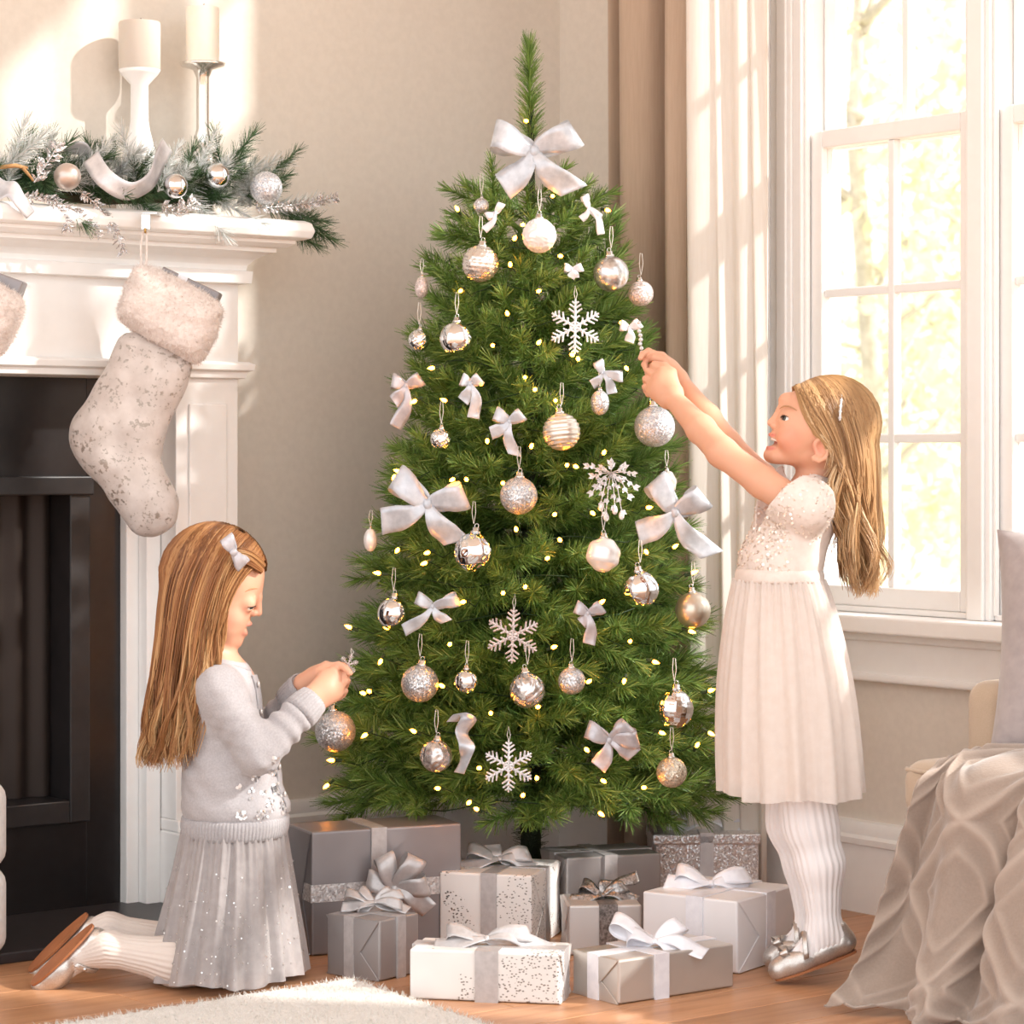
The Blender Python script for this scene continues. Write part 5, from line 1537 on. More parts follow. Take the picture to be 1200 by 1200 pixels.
m_tulle1 = mottled('grey_tulle', (174, 167, 166), (162, 155, 154), 60, 0.8, 0.2, 0.0006, sheen=0.3); sheerify(m_tulle1, 0.22)
m_lin1 = mottled('grey_lining', (172, 165, 163), (164, 157, 155), 30, 0.7, 0.1, 0.0006, sheen=0.2)
m_tulle2 = mottled('cream_tulle', (246, 238, 232), (240, 230, 223), 60, 0.8, 0.2, 0.0006, sheen=0.3); sheerify(m_tulle2, 0.26); translucent(m_tulle2, 0.2, (250, 238, 228))
m_lin2 = mottled('cream_lining', (240, 228, 218), (234, 221, 210), 30, 0.7, 0.1, 0.0006, sheen=0.2); translucent(m_lin2, 0.15, (250, 226, 206))
m_bodice = mottled('champagne_bodice', (232, 220, 212), (224, 211, 202), 80, 0.6, 0.3, 0.001, sheen=0.2)
m_sequin = mat('sequin', (246, 236, 226), 0.35, 0.55)
m_sequin1 = mat('silver_sequin', (226, 225, 226), 0.28, 0.7)
m_shoe = glitter('silver_shoe', (186, 178, 172), (214, 208, 202), 900, 0.75, 0.3, 0.14)
m_sole = mottled('tan_sole', (168, 106, 66), (148, 90, 54), 20, 0.6)
m_button = mat('pearl_button', (214, 208, 204), 0.25, 0.3)

class Girl:
    def __init__(s, Y0): s.Y0 = Y0
    def w(s, px, py, lat=0.0): return np.array(W(px, py, s.Y0 - lat))
    def r(s, pr): return pr * s.Y0 / F
def color_attr(V, base, spots):
    C = np.tile(np.array(lin(base)), (len(V), 1))
    for c, rad, rgb, amt in spots:
        d = np.linalg.norm((V - np.array(c)) / np.array(rad), axis=1)
        w = (amt * np.clip(1.35 - d, 0, .6) / .6)[:, None]; w = np.clip(w, 0, amt)
        C = C * (1 - w) + np.array(lin(rgb)) * w
    C[:, 3] = 1
    return C
def hand(S, wrist, f, b, t, curls, scale=1.0, thumb=None, kf=0.0025, rf=0.0064, spread=1.0, fpull=None):
    """f forward, b back of the hand, t towards the thumb; curls per finger (3 angles)"""
    f, b, t = [np.array(x, float) / np.linalg.norm(x) for x in (f, b, t)]
    wrist = np.array(wrist, float); k = scale
    offs = [0.0195, 0.0066, -0.0062, -0.0180]; fwd = [0.050, 0.053, 0.050, 0.044]
    lens = [(0.026, 0.017, 0.013), (0.028, 0.019, 0.014), (0.026, 0.017, 0.013), (0.021, 0.013, 0.011)]
    tips = []
    mc = []
    for i in range(4):
        m = wrist + f * fwd[i] * k + t * offs[i] * k + b * (0.002 if i in (1, 2) else 0) * k
        mc.append(m)
        S.cap(wrist + t * offs[i] * .55 * k, m, 0.0135 * k, 0.0095 * k, 0.012)
    S.ell(wrist + f * .028 * k, (0.020 * k,) * 3, 0.014)
    for i in range(4):
        p = mc[i]; a = 0; rr = rf * (0.9 if i == 3 else 1.0) * k
        for j in range(3):
            a += math.radians(curls[i][j])
            d = f * math.cos(a) - b * math.sin(a) + t * (offs[i] * 2.2 * spread * math.cos(a)) + (0.0 if fpull is None else np.array(fpull))
            d /= np.linalg.norm(d); q = p + d * lens[i][j] * k
            S.cap(p, q, rr * (1.04 - .07 * j), rr * (0.97 - .08 * j), kf if j else 0.004)
            p = q
        tips.append(p)
    # thumb leaves the side of the palm near its base
    p0 = wrist + f * .012 * k + t * .012 * k - b * .004 * k; p1 = wrist + f * .032 * k + t * .028 * k - b * .010 * k
    tgt = np.array(thumb) if thumb is not None else p1 + f * .03 * k - b * .012 * k
    d = tgt - p1; L = np.linalg.norm(d); d /= max(L, 1e-6); L = min(L, 0.042 * k)
    mid = p1 + d * L * .52 + t * .004 * k; tip = p1 + d * L
    S.cap(p0, p1, 0.0115 * k, 0.0085 * k, 0.010); S.cap(p1, mid, 0.0080 * k, 0.0074 * k, 0.003); S.cap(mid, tip, 0.0074 * k, 0.0060 * k, 0.003)
    return tips
def ear(S, g, px, py, lat, r, tilt, sg):
    """a rim, a hollow and a lobe, flat against the head"""
    c = g.w(px, py, lat); R = g.r(r)
    a = math.radians(tilt)
    up = np.array([math.sin(a), 0, math.cos(a)]); bk = np.array([math.cos(a), 0, -math.sin(a)])
    out = np.array([0, -sg, 0.0])
    pts = [c + up * R * math.sin(q) * 1.0 + bk * R * .62 * math.cos(q) + out * (0.004 + .004 * math.cos(q)) for q in np.radians([-75, -30, 15, 60, 100, 140, 170])]
    Rm = [list(bk), list(out), list(up)]
    S.ell(c - out * .001, (R * .62, 0.006, R * .95), 0.004, R=[bk, out, up])
    for i in range(len(pts) - 1): S.cap(pts[i], pts[i + 1], 0.0042, 0.0042, 0.003)
    S.ell(c - up * R * .85 - bk * R * .2 + out * .003, (R * .34, 0.005, R * .3), 0.004, R=[bk, out, up])
    S.ell(c + out * .008 - bk * R * .10 + up * R * .12, (R * .36, 0.009, R * .58), 0.002, 'sub', R=[bk, out, up])
def eye(g, root, px, py, lat, rpx, gaze, tilt=0.0, lash=True, open_=0.5):
    c = g.w(px, py, lat); R = g.r(rpx)
    mb = MB(); gz = Vector(gaze).normalized(); q = Vector((0, 0, -1)).rotation_difference(-gz)
    rings = []
    n = 24; th = [0.001, .16, .30, .46, .58, .75, 1.0, 1.4, 1.8, 2.3, 2.8, PI - .001]
    rot = Vector((0, 0, 1)).rotation_difference(gz)
    for a in th:
        rings.append([Vector(c) + rot @ Vector((R * math.sin(a) * math.cos(2 * PI * k / n), R * math.sin(a) * math.sin(2 * PI * k / n), R * math.cos(a))) for k in range(n)])
    mb.loft(rings, True, True)
    mi = [2] * n + [2] * n + [1] * n * 2 + [0] * n * 7 + [2, 0]
    mb.mi = mi
    return mb.build('eye', [m_sclera, m_iris, m_pupil], root, smooth=True)
def strands(name, guides, n, mtl, root, g, wave=0.006, seed=0, depth=0.02, r=0.0010, mirror=True, segs=18, clump=40, wstart=.45, ends=0.06, skull=None, lift=(1.02, 1.07)):
    """hair strands interpolated through guide curves of (px, py, lat); mirrored to the far side"""
    R = np.random.RandomState(seed)
    GP = np.array([[g.w(*p) for p in gd] for gd in guides])         # ng, np, 3
    ctr = np.array([g.Y0])
    ng, npnt, _ = GP.shape
    def rs(P, m):
        out = []
        k = np.linspace(0, len(P) - 1.0001, m); i = k.astype(int); f = (k - i)[:, None]
        g0 = P[np.maximum(i - 1, 0)]; g1 = P[i]; g2 = P[i + 1]; g3 = P[np.minimum(i + 2, len(P) - 1)]
        return .5 * ((2 * g1) + (g2 - g0) * f + (2 * g0 - 5 * g1 + 4 * g2 - g3) * f ** 2 + (3 * g1 - g0 - 3 * g2 + g3) * f ** 3)
    GS = np.array([rs(P, segs) for P in GP])                        # ng, segs, 3
    Vs = []; Fs = []; Cs = []; off = 0
    clu = R.uniform(0, ng - 1, clump); cph = R.uniform(0, 6.28, clump); cw = R.uniform(.5, 1.3, clump); ccol = R.uniform(0.02, 1.0, clump)
    tt = np.linspace(0, 1, segs)
    if skull: sk_c, sk_r, sk_R = skull
    mid = GP.mean(axis=(0, 1))
    for s in range(n):
        far = mirror and R.rand() < 0.42
        u = R.uniform(0, ng - 1 - 1e-4); ci = int(np.argmin(np.abs(clu - u)))
        i = int(u); f = u - i
        P = GS[i] * (1 - f) + GS[i + 1] * f
        uc = clu[ci]; j = min(int(uc), ng - 2); fc = uc - j
        Pc = GS[j] * (1 - fc) + GS[j + 1] * fc
        k = (0.55 * np.clip((tt - .35) / .5, 0, 1) ** 1.2)[:, None]
        P = P * (1 - k) + Pc * k
        dep = R.uniform(0, 1) ** 1.5 * depth
        # push inwards (towards the head's middle line) for depth, jitter sideways
        lat = g.Y0 - P[:, 1]
        P = P.copy(); P[:, 1] = g.Y0 - lat * (1 - dep / 0.08 * .6)
        P[:, 0] += dep * .25 * np.sign(mid[0] - P[:, 0]) ; P[:, 2] -= dep * .22 * (1 - tt)
        P += R.normal(0, .0016, 3)[None] * (0.3 + tt)[:, None]
        P += R.normal(0, 0.004, 3)[None] * (np.clip(tt - .5, 0, 1) ** 1.2)[:, None] * 2
        wv = wave * cw[ci] * np.clip((tt - wstart) / .35, 0, 1) * (.7 + .6 * tt)
        P[:, 0] += wv * np.sin(13 * tt + cph[ci]); P[:, 1] += wv * .8 * np.cos(12 * tt + cph[ci] * 1.7)
        cut = (1 - R.uniform(0, ends * 2.2) if R.rand() < .75 else R.uniform(.70, 1)) * (1 - .06 * cw[ci] + .05)
        m_ = np.interp(np.linspace(0, cut, segs), tt, np.arange(segs)); ii = np.minimum(m_.astype(int), segs - 2); ff = (m_ - ii)[:, None]
        P = P[ii] * (1 - ff) + P[ii + 1] * ff
        if skull:
            q_ = (P - sk_c) @ sk_R.T / sk_r; kk = np.linalg.norm(q_, axis=1); tg = R.uniform(*lift)
            P = np.where((kk < tg)[:, None], sk_c + ((q_ * (tg / np.maximum(kk, .05))[:, None]) * sk_r) @ sk_R, P)
        if far: P[:, 1] = 2 * g.Y0 - P[:, 1] + 0.004
        T = np.gradient(P, axis=0); T /= np.linalg.norm(T, axis=1)[:, None] + 1e-9
        A = np.cross(T, [0.3, 1.0, 0.2]); A /= np.linalg.norm(A, axis=1)[:, None] + 1e-9; B = np.cross(T, A)
        rr = r * R.uniform(.7, 1.3) * (1 - 0.75 * np.linspace(0, 1, segs) ** 3)
        ring = []
        for q in range(3):
            a = 2 * PI * q / 3
            ring.append(P + (A * math.cos(a) * 1.6 + B * math.sin(a)) * rr[:, None])
        V = np.stack(ring, 1).reshape(-1, 3)
        I = np.arange(segs * 3).reshape(segs, 3)
        for q in range(3):
            q2 = (q + 1) % 3
            Fs.append(np.stack([I[:-1, q], I[:-1, q2], I[1:, q2], I[1:, q]], 1) + off)
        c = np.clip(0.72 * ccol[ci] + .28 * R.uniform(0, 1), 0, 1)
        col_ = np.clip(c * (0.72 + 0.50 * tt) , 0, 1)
        Cs.append(np.repeat(col_, 3)); Vs.append(V); off += len(V)
    V = np.concatenate(Vs); C = np.concatenate(Cs); C4 = np.stack([C, C, C, np.ones_like(C)], 1)
    return np_mesh(name, V, np.concatenate(Fs), mtl, root, True, True, C4)
def skirt(name, top, bot, n_f, amp, mtl, root, nz=44, nth=260, seed=0, bulge=0.0, hem=0.004, rag=0.0):
    """top/bot: (centre, rx, ry) with centre world; pleats grow towards the hem"""
    R = np.random.RandomState(seed)
    th = np.linspace(0, 2 * PI, nth, endpoint=False)
    ph = R.uniform(0, 6.28, 4)
    V = []
    for j in range(nz + 1):
        t = j / nz
        c = top[0] * (1 - t) + bot[0] * t
        e = t ** (0.8 if bulge else 1.0)
        rx = top[1] + (bot[1] - top[1]) * e + bulge * math.sin(PI * t); ry = top[2] + (bot[2] - top[2]) * e + bulge * math.sin(PI * t)
        a = amp * (0.22 + .78 * t)
        fold = a * (np.sin(n_f * th + 1.2 * np.sin(3 * th + ph[0]) + .5 * math.sin(2.5 * t + ph[1])) + .5 * np.sin((n_f * 1.7) // 1 * th + ph[2] + t))
        fold += 0.0025 * np.sin((n_f * 3) * th + ph[3]) * (1 - t) ** 2 * 1.2
        z = c[2] + (rag * np.sin(5 * th + ph[1]) * t ** 4 if rag else 0) + (bot[3] * np.cos(th) * t if len(bot) > 3 else 0)
        V.append(np.stack([c[0] + (rx + fold) * np.cos(th), c[1] + (ry + fold) * np.sin(th), np.full(nth, 1.0) * z], 1))
    V = np.array(V).reshape(-1, 3)
    idx = np.arange((nz + 1) * nth).reshape(nz + 1, nth); nx = np.roll(idx, -1, axis=1)
    Fq = np.stack([idx[:-1], idx[1:], nx[1:], nx[:-1]], -1).reshape(-1, 4)
    return np_mesh(name, V, Fq, mtl, root)
def sequins(name, V, N, sel, n, r, mtl, root, seed=0, jit=.35):
    R = np.random.RandomState(seed); I = np.argwhere(sel)[:, 0]
    if len(I) == 0: return
    I = R.choice(I, n); C = V[I] + N[I] * .0012
    nn = N[I] + R.normal(0, jit, (n, 3)); nn /= np.linalg.norm(nn, axis=1)[:, None]
    a = np.cross(nn, [.1, .2, 1]); a /= np.linalg.norm(a, axis=1)[:, None]; b = np.cross(nn, a)
    rr = r * R.uniform(.6, 1.2, n)[:, None]
    P = [C + rr * (a * math.cos(q) + b * math.sin(q)) for q in [PI / 3 * k for k in range(6)]]
    W_ = np.stack(P, 1).reshape(-1, 3)
    B = np.arange(n)[:, None] * 6
    Fq = np.concatenate([B + np.array([[0, 1, 2, 3]]), B + np.array([[0, 3, 4, 5]])])
    o = np_mesh(name, W_, Fq, mtl, root, False); o['kind'] = 'stuff'; return o
def rib_tights(V, Fq, axis_pts, cnt, amp):
    """ridges running along the leg"""
    N = vnormals(V, Fq)
    A = np.array(axis_pts); best = np.full(len(V), 1e9); ang = np.zeros(len(V))
    for i in range(len(A) - 1):
        a, b = A[i], A[i + 1]; ab = b - a; t = np.clip(((V - a) @ ab) / (ab @ ab), 0, 1)
        d = V - a - t[:, None] * ab; dist = np.linalg.norm(d, axis=1)
        ax = ab / np.linalg.norm(ab); e1 = np.cross(ax, [0, 1, 0]); e1 /= np.linalg.norm(e1); e2 = np.cross(ax, e1)
        an = np.arctan2(d @ e2, d @ e1); m = dist < best
        best[m] = dist[m]; ang[m] = an[m]
    return V + N * (amp * np.sin(cnt * ang))[:, None]

def head(S, g, K):
    """K: dict of profile landmarks in photo pixels, lateral sizes in metres"""
    w, r = g.w, g.r
    R = None
    if K.get('tilt'):
        a = math.radians(K['tilt']); R = [np.array([math.cos(a), 0, math.sin(a)]), np.array([0, 1.0, 0]), np.array([-math.sin(a), 0, math.cos(a)])]
    for (px, py, rx, lat, rz) in K['ells']: S.ell(w(px, py), (r(rx), lat, r(rz)), K.get('kb', .016), R=R)
    for sg in (-1, 1):
        for (x0, y0, l0, r0, x1, y1, l1, r1) in K['pair_caps']:
            S.cap(w(x0, y0, sg * l0), w(x1, y1, sg * l1), r(r0), r(r1), 0.011)
    for (x0, y0, r0, x1, y1, r1, k) in K['mid_caps']:
        S.cap(w(x0, y0), w(x1, y1), r(r0), r(r1), k)
    # eyelids: a skin dome over the eyeball, opened by an almond slit
    for sg in (-1, 1):
        ex, ey, el, er = K['eye']; c = w(ex, ey, sg * el); gz = np.array(K['gaze'], float) * [1, sg, 1]; gz /= np.linalg.norm(gz)
        hd = np.cross(gz, [0, 0, 1.0]); hd /= np.linalg.norm(hd); vd = np.cross(hd, gz)
        dz, hv, hw_ = K['slit']; R_e = r(er)
        S.ell(c, (R_e * 1.08,) * 3, 0.012)
        S.ell(c + gz * R_e * .95 + vd * R_e * dz, (R_e * .75, R_e * hw_, R_e * hv), 0.0015, 'sub', R=[gz, hd, vd])
        nx, ny, nl, nr = K['alar']
        S.ell(w(nx, ny, sg * nl), (r(nr),) * 3, 0.004)
    # lips
    for pts, rad in K['lips']:
        for sg in (-1, 1):
            P = [w(x, y, sg * l) for x, y, l in pts]
            for i in range(len(P) - 1): S.cap(P[i], P[i + 1], r(rad) * (1 - .25 * i), r(rad) * (1 - .25 * (i + 1)), 0.004)
    for (x0, y0, l0, x1, y1, l1, rad) in K['mouth']:
        S.cap(w(x0, y0, -l0), w(x1, y1, 0), r(rad) * .7, r(rad), 0.003, 'sub'); S.cap(w(x0, y0, l0), w(x1, y1, 0), r(rad) * .7, r(rad), 0.003, 'sub')
def brow(g, root, pts, sg):
    mb = MB(); P = smooth_pts([Vector(g.w(x, y, sg * l)) for x, y, l in pts], 10)
    mb.tube(P, [0.0005, .0010, .0013, .0015, .0016, .0016, .0015, .0013, .0011, .0008, .0004], 6); mb.build('eyebrow', m_brow, root, smooth=True)
def lash(g, root, pts, sg, rad=0.0011):
    mb = MB(); P = smooth_pts([Vector(g.w(x, y, sg * l)) for x, y, l in pts], 8); mb.tube(P, rad, 5); mb.build('eyelash', m_lash, root, smooth=True)

def shoe(g, root, heel, toe, lat, up, hw, name='shoe', bowat=0.16, len_scale=1.0, strap=0.5, flat_px=None):
    """mary-jane: heel and toe in world coords along the sole; up = direction away from the sole"""
    heel = np.array(heel); toe = np.array(toe); d = toe - heel; L = np.linalg.norm(d); d /= L
    up = np.array(up, float); up -= d * (up @ d); up /= np.linalg.norm(up); sd = np.cross(d, up)
    lo = np.minimum(heel, toe) - .07; hi = np.maximum(heel, toe) + .07
    S = SDF(lo, hi, 0.0022)
    # foot-shaped body
    S.cap(heel + d * .024 + up * .020, heel + d * .06 + up * .018, .0225, .0215, 0.0)
    S.cap(heel + d * .06 + up * .018, heel + d * (L * .70) + up * .016, .0215, .0255, 0.012)
    S.cap(heel + d * (L * .62) + up * .013, toe - d * .024 + up * .012, .0255, .0215, 0.010)
    S.cap(heel + d * .016 + up * .022, heel + d * .022 + up * .042, .0185, .0185, 0.008)
    # vamp opening
    S.ell(heel + d * (L * .43) + up * .044, (L * .31, .0205, .030), 0.003, 'sub', R=[d, sd, up])
    S.cap(heel + d * .032 + up * .06, heel + d * .05 + up * .05, .016, .018, 0.004, 'sub')
    S.half(heel + up * .0, -up)
    V, Fq = S.mesh(); V = relax(V, Fq, 2)
    o = np_mesh(name, V, Fq, m_shoe, root)
    # sole: outline plate under the body
    mb = MB(); n = 32; rings = []
    for z in (-.003, .0008):
        ring = []
        for k in range(n):
            a = 2 * PI * k / n; x = .485 + .465 * math.cos(a)
            wd = (.021 + .006 * math.sin(x * PI * .9) + .004 * x) * math.sin(a) / max(abs(math.sin(a)), .001) * (abs(math.sin(a)) ** .6)
            ring.append(Vector(heel + d * (L * (x * .99 + .003)) + sd * wd + up * z))
        rings.append(ring)
    mb.loft(rings, True, True); mb.build('sole', m_sole, o, smooth=False)
    # strap over the instep
    st = MB(); c = heel + d * (L * strap)
    P = [Vector(c + sd * (.0285 * math.cos(a)) + up * (.018 + .043 * math.sin(a) ** .8) + d * (-.012 * math.sin(a))) for a in np.linspace(0.02, PI - .02, 18)]
    ribbon_strip(st, P, [Vector(d)] * 18, 0.009); st.build('strap', m_shoe, o, smooth=True, solid=0.0015)
    bk = MB(); bk.sphere(P[2], .0035, 10, 6); bk.build('buckle', m_silver, o, smooth=True)
    # little bow near the toe
    b0 = heel + d * (L * (1 - bowat - .05)) + up * .040
    bow('shoe_bow', b0, sd, d, up, [(165, .022, .35), (15, .022, .35)], [(-130, .014, .4), (-50, .014, .4)], .016, m_shoe, None, parent=o)
    return o
# =========================================================== kneeling girl (left)
g1 = Girl(4.56)
w, r = g1.w, g1.r
p1 = thing('person', 'kneeling person with long hair, grey cardigan and skirt, hanging an ornament', 'person', tuple(W(270, 1150, g1.Y0).xy) + (0.0,))
S = SDF(w(185, 1160, .26) - .02, w(415, 600, -.26) + .02, 0.0021)
H1 = dict(
    kb=.010, ells=[(250, 673, 60, .069, 58), (258, 712, 37, .057, 47)],
    pair_caps=[(244, 728, .040, 13, 268, 748, .014, 9), (270, 724, .027, 14, 266, 732, .026, 13)],
    mid_caps=[(300, 688, 5, 303, 700, 3.4, .010), (303, 700, 3.4, 303.2, 718, 4.4, .007), (275, 749, 9.0, 277, 750, 8, .008), (284, 733, 6.5, 283, 741, 6, .008)],
    eye=(290.3, 707.5, .0268, 8.4), gaze=(.74, -.62, -.24), slit=(-.36, .11, .80),
    alar=(297.5, 718.8, .0068, 3.9),
    lips=[([(292.8, 731, 0), (291, 731.8, .008), (284.5, 733, .0175)], 2.2), ([(287, 742.3, 0), (286, 742, .008), (283.5, 735, .0165)], 2.4)],
    mouth=[(284, 734, .015, 292.5, 736.8, 0, 2.2)],
)
head(S, g1, H1)
S.cap(w(242, 735), w(246, 792), r(23), r(29), 0.012)
# slim torso, hips and thighs under the clothes
S.cap(w(256, 810), w(268, 900), r(46), r(46), 0.03); S.cap(w(256, 812, .075), w(256, 812, -.075), r(24), r(24), .03)
S.cap(w(272, 930), w(274, 950), r(46), r(44), .02)
for sg in (-1, 1): S.cap(w(275, 965, sg * .045), w(282, 1090, sg * .06), r(32), r(20), .02)
# arms
s1n = w(258, 812, .085); e1n = w(303, 882, .105); wr1n = w(368, 819, .045)
s1f = w(262, 812, -.085); e1f = w(308, 868, -.10); wr1f = w(357, 803, -.02)
for a, b, c in ((s1n, e1n, wr1n), (s1f, e1f, wr1f)):
    S.cap(a, b, .026, .022, .015); S.cap(b, c, .022, .0165, .012)
tips = hand(S, wr1n, w(398, 797, .02) - wr1n, (-.25, -1.0, .25), (-.35, -.1, .9), [(18, 72, 40), (24, 88, 45), (30, 90, 45), (36, 90, 45)], 1.0, w(399, 789, -.005), kf=.0012, rf=.0061)
tips2 = hand(S, wr1f, w(392, 785, -.005) - wr1f, (-.55, .55, .65), (-.2, -.75, .65), [(26, 38, 20), (45, 60, 40), (52, 70, 40), (58, 70, 40)], 1.0, w(397, 790, 0))
ear(S, g1, 250, 712, .066, 15, -8, 1); ear(S, g1, 250, 712, -.066, 15, -8, -1)
V, Fq = S.mesh(); V = relax(V, Fq, 1, .4)
C = color_attr(V, SK1, [(w(291, 731.5, 0), (.008, .018, .0036), (212, 134, 122), .65), (w(286, 742, 0), (.008, .016, .0042), (212, 134, 122), .65), (w(280, 724, .05), (.022, .03, .02), (218, 148, 126), .4), (w(280, 724, -.05), (.022, .03, .02), (218, 148, 126), .4)])
np_mesh('body', V, Fq, m_skin1, p1, attr=C)
for sg in (-1, 1):
    eye(g1, p1, 290.3, 707.5, sg * .0268, 8.4, (0.80, -.45 * sg, -0.42))
    brow(g1, p1, [(284, 695.5, .046), (290, 691.5, .043), (297, 689.5, .035), (303.5, 690, .019)], sg)
    lash(g1, p1, [(285.5, 708.3, .0380), (290.3, 711, .0390), (296, 711.4, .0340), (299.6, 710.2, .0255)], sg, 0.0013)
t_ = MB(); t_.tube([w(284, 734.8, .013), w(288, 734.6, .008), w(289.5, 734.6, 0), w(288, 734.6, -.008), w(284, 734.8, -.013)], 0.0016, 6); t_.build('teeth', m_teeth, p1, smooth=True)

# cardigan
S = SDF(w(190, 1000, .26) - .02, w(400, 745, -.26) + .02, 0.0026)
S.ell(w(262, 838), (r(44), .098, r(62)), .03); S.ell(w(270, 905), (r(56), .104, r(62)), .03); S.ell(w(276, 945), (r(62), .110, r(34)), .03)
S.cap(w(257, 806, .082), w(257, 806, -.082), r(26), r(26), .03)
S.cap(w(252, 776), w(254, 800), r(34), r(42), .03)
S.cap(s1n, e1n, .040, .035, .02, fold=(.0022, 26, .6)); S.cap(e1n, wr1n, .036, .0255, .016, fold=(.0030, 30, .8))
S.cap(s1f, e1f, .040, .035, .02); S.cap(e1f, wr1f, .036, .0255, .016, fold=(.0028, 30, .8))
# neck opening and a clean cut at hem and cuffs
S.ell(w(258, 758), (r(37), .054, r(29)), .006, 'sub')
S.half(w(276, 974), (-0.05, 0, -1))
def cutplane(S, p, nrm, rad):
    p = np.array(p); nrm = np.array(nrm) / np.linalg.norm(nrm)
    sl, gg = S.blk(p - rad, p + rad); X, Y, Z = gg
    dn = (X - p[0]) * nrm[0] + (Y - p[1]) * nrm[1] + (Z - p[2]) * nrm[2]
    dist = np.sqrt((X - p[0]) ** 2 + (Y - p[1]) ** 2 + (Z - p[2]) ** 2)
    S.d[sl] = np.where(dist < rad, np.maximum(S.d[sl], dn), S.d[sl])
cutplane(S, wr1n - (wr1n - e1n) * .02, wr1n - e1n, .045); cutplane(S, wr1f - (wr1f - e1f) * .02, wr1f - e1f, .045)
V, Fq = S.mesh(); V = relax(V, Fq, 2)
N = vnormals(V, Fq)
# soft wrinkles around waist and elbows
zz = V[:, 2]; zw = float(w(270, 905)[2])
amp = 0.0030 * np.exp(-((zz - zw) / .06) ** 2) + 0.0012
V = V + N * (amp * fbm(V * [1, 1, 2.2], 38, 3))[:, None]
swt = np_mesh('cardigan', V, Fq, m_sweater, p1)
# ribbed hem band and cuffs
def band_loft(name, c0, c1, r0, r1, mtl, root, n=120, ribs=60, amp=.0012):
    mb = MB(); rings = [[Vector((c0[0] + .90 * r0[0] * math.cos(q), c0[1] + .90 * r0[1] * math.sin(q), c0[2] + .006)) for q in [2 * PI * k / n for k in range(n)]]]
    for t in np.linspace(0, 1, 5):
        c = np.array(c0) * (1 - t) + np.array(c1) * t
        bul = .002 * math.sin(PI * t)
        rings.append([Vector((c[0] + (r0[0] * (1 - t) + r1[0] * t + bul + amp * math.sin(ribs * q)) * math.cos(q), c[1] + (r0[1] * (1 - t) + r1[1] * t + bul + amp * math.sin(ribs * q)) * math.sin(q), c[2])) for q in [2 * PI * k / n for k in range(n)]])
    mb.loft(rings, True, False); return mb.build(name, mtl, root, smooth=True, solid=.003)
band_loft('ribbed_hem', w(276, 957), w(275, 978), (r(61.5), .1095), (r(59), .106), m_rib, swt, 360, 90)
def cuff(name, a, b, r0, r1, mtl, root, ribs=26):
    a = Vector(a); b = Vector(b); d = (b - a).normalized(); x = d.orthogonal().normalized(); y = d.cross(x)
    mb = MB(); rings = []
    for t in (0, .25, .5, .75, 1):
        rr = r0 + (r1 - r0) * t + .0015 * math.sin(PI * t)
        rings.append([a.lerp(b, t) + (x * math.cos(q) + y * math.sin(q)) * (rr + .0007 * math.sin(ribs * q)) for q in [2 * PI * k / 104 for k in range(104)]])
    mb.loft(rings, True, False); mb.build(name, mtl, root, smooth=True, solid=.0025)
cuff('ribbed_cuff', wr1n - (wr1n - e1n) * .30, wr1n + (wr1n - e1n) * .0, .0305, .0255, m_rib, swt); cuff('ribbed_cuff', wr1f - (wr1f - e1f) * .30, wr1f, .0305, .0255, m_rib, swt)
# button band down the front and silver embroidery
def surf_x(V, z, y, side=1):
    m = (np.abs(V[:, 2] - z) < .006) & (np.abs(V[:, 1] - y) < .012)
    return V[m, 0].max() if m.any() else None
P = []
for zpy in np.linspace(790, 950, 16):
    z = float(w(300, zpy)[2]); mk = (np.abs(V[:, 2] - z) < .006) & (np.abs(V[:, 1] - g1.Y0 + .018) < .006) & (V[:, 0] < w(316 + 26 * (zpy - 790) / 160., 900)[0])
    x = V[mk, 0].max() if mk.any() else None
    if x is not None: P.append(Vector((x + .0005, g1.Y0 - .018, z)))
if len(P) > 4:
    mb = MB(); ribbon_strip(mb, P, [Vector((-.30, -1, 0))] * len(P), .020); mb.build('button_band', m_rib, swt, smooth=True, solid=.003)
    for k in range(1, len(P), 3):
        q = MB(); q.sphere(P[k] + Vector((.003, -.004, 0)), .0055, 12, 8, sc=(.5, 1, 1)); q.build('button', m_button, swt, smooth=True)
pxs = 600 + V[:, 0] / V[:, 1] * F; pys = HY + (HC - V[:, 2]) * F / V[:, 1]
R_ = np.random.RandomState(1)
cl = [(322, 905, 7, 4), (326, 925, 8, 8), (300, 912, 5, 5), (293, 930, 5, 7), (306, 955, 8, 5), (316, 945, 5, 9), (282, 955, 7, 5), (331, 945, 3, 9), (308, 930, 5, 4), (322, 890, 5, 3), (280, 922, 3, 3)]
sel = np.zeros(len(V), bool)
for cx_, cy_, a, b in cl: sel |= (((pxs - cx_) / a) ** 2 + ((pys - cy_) / b) ** 2 < 1)
sel &= V[:, 1] < g1.Y0
sequins('sequin_embroidery', V, N, sel & (np.abs(N[:, 1]) > .15), 230, .0030, m_sequin1, swt, 4)
col_ = MB(); col_pts = [w(256 + 36 * math.cos(a), 776 + 10 * math.cos(a), .056 * math.sin(a)) for a in np.linspace(0, 2 * PI, 40, endpoint=False)]
col_.tube([Vector(p) for p in col_pts], .0042, 8, False, loop=True); col_.build('neck_band', m_rib, swt, smooth=True)

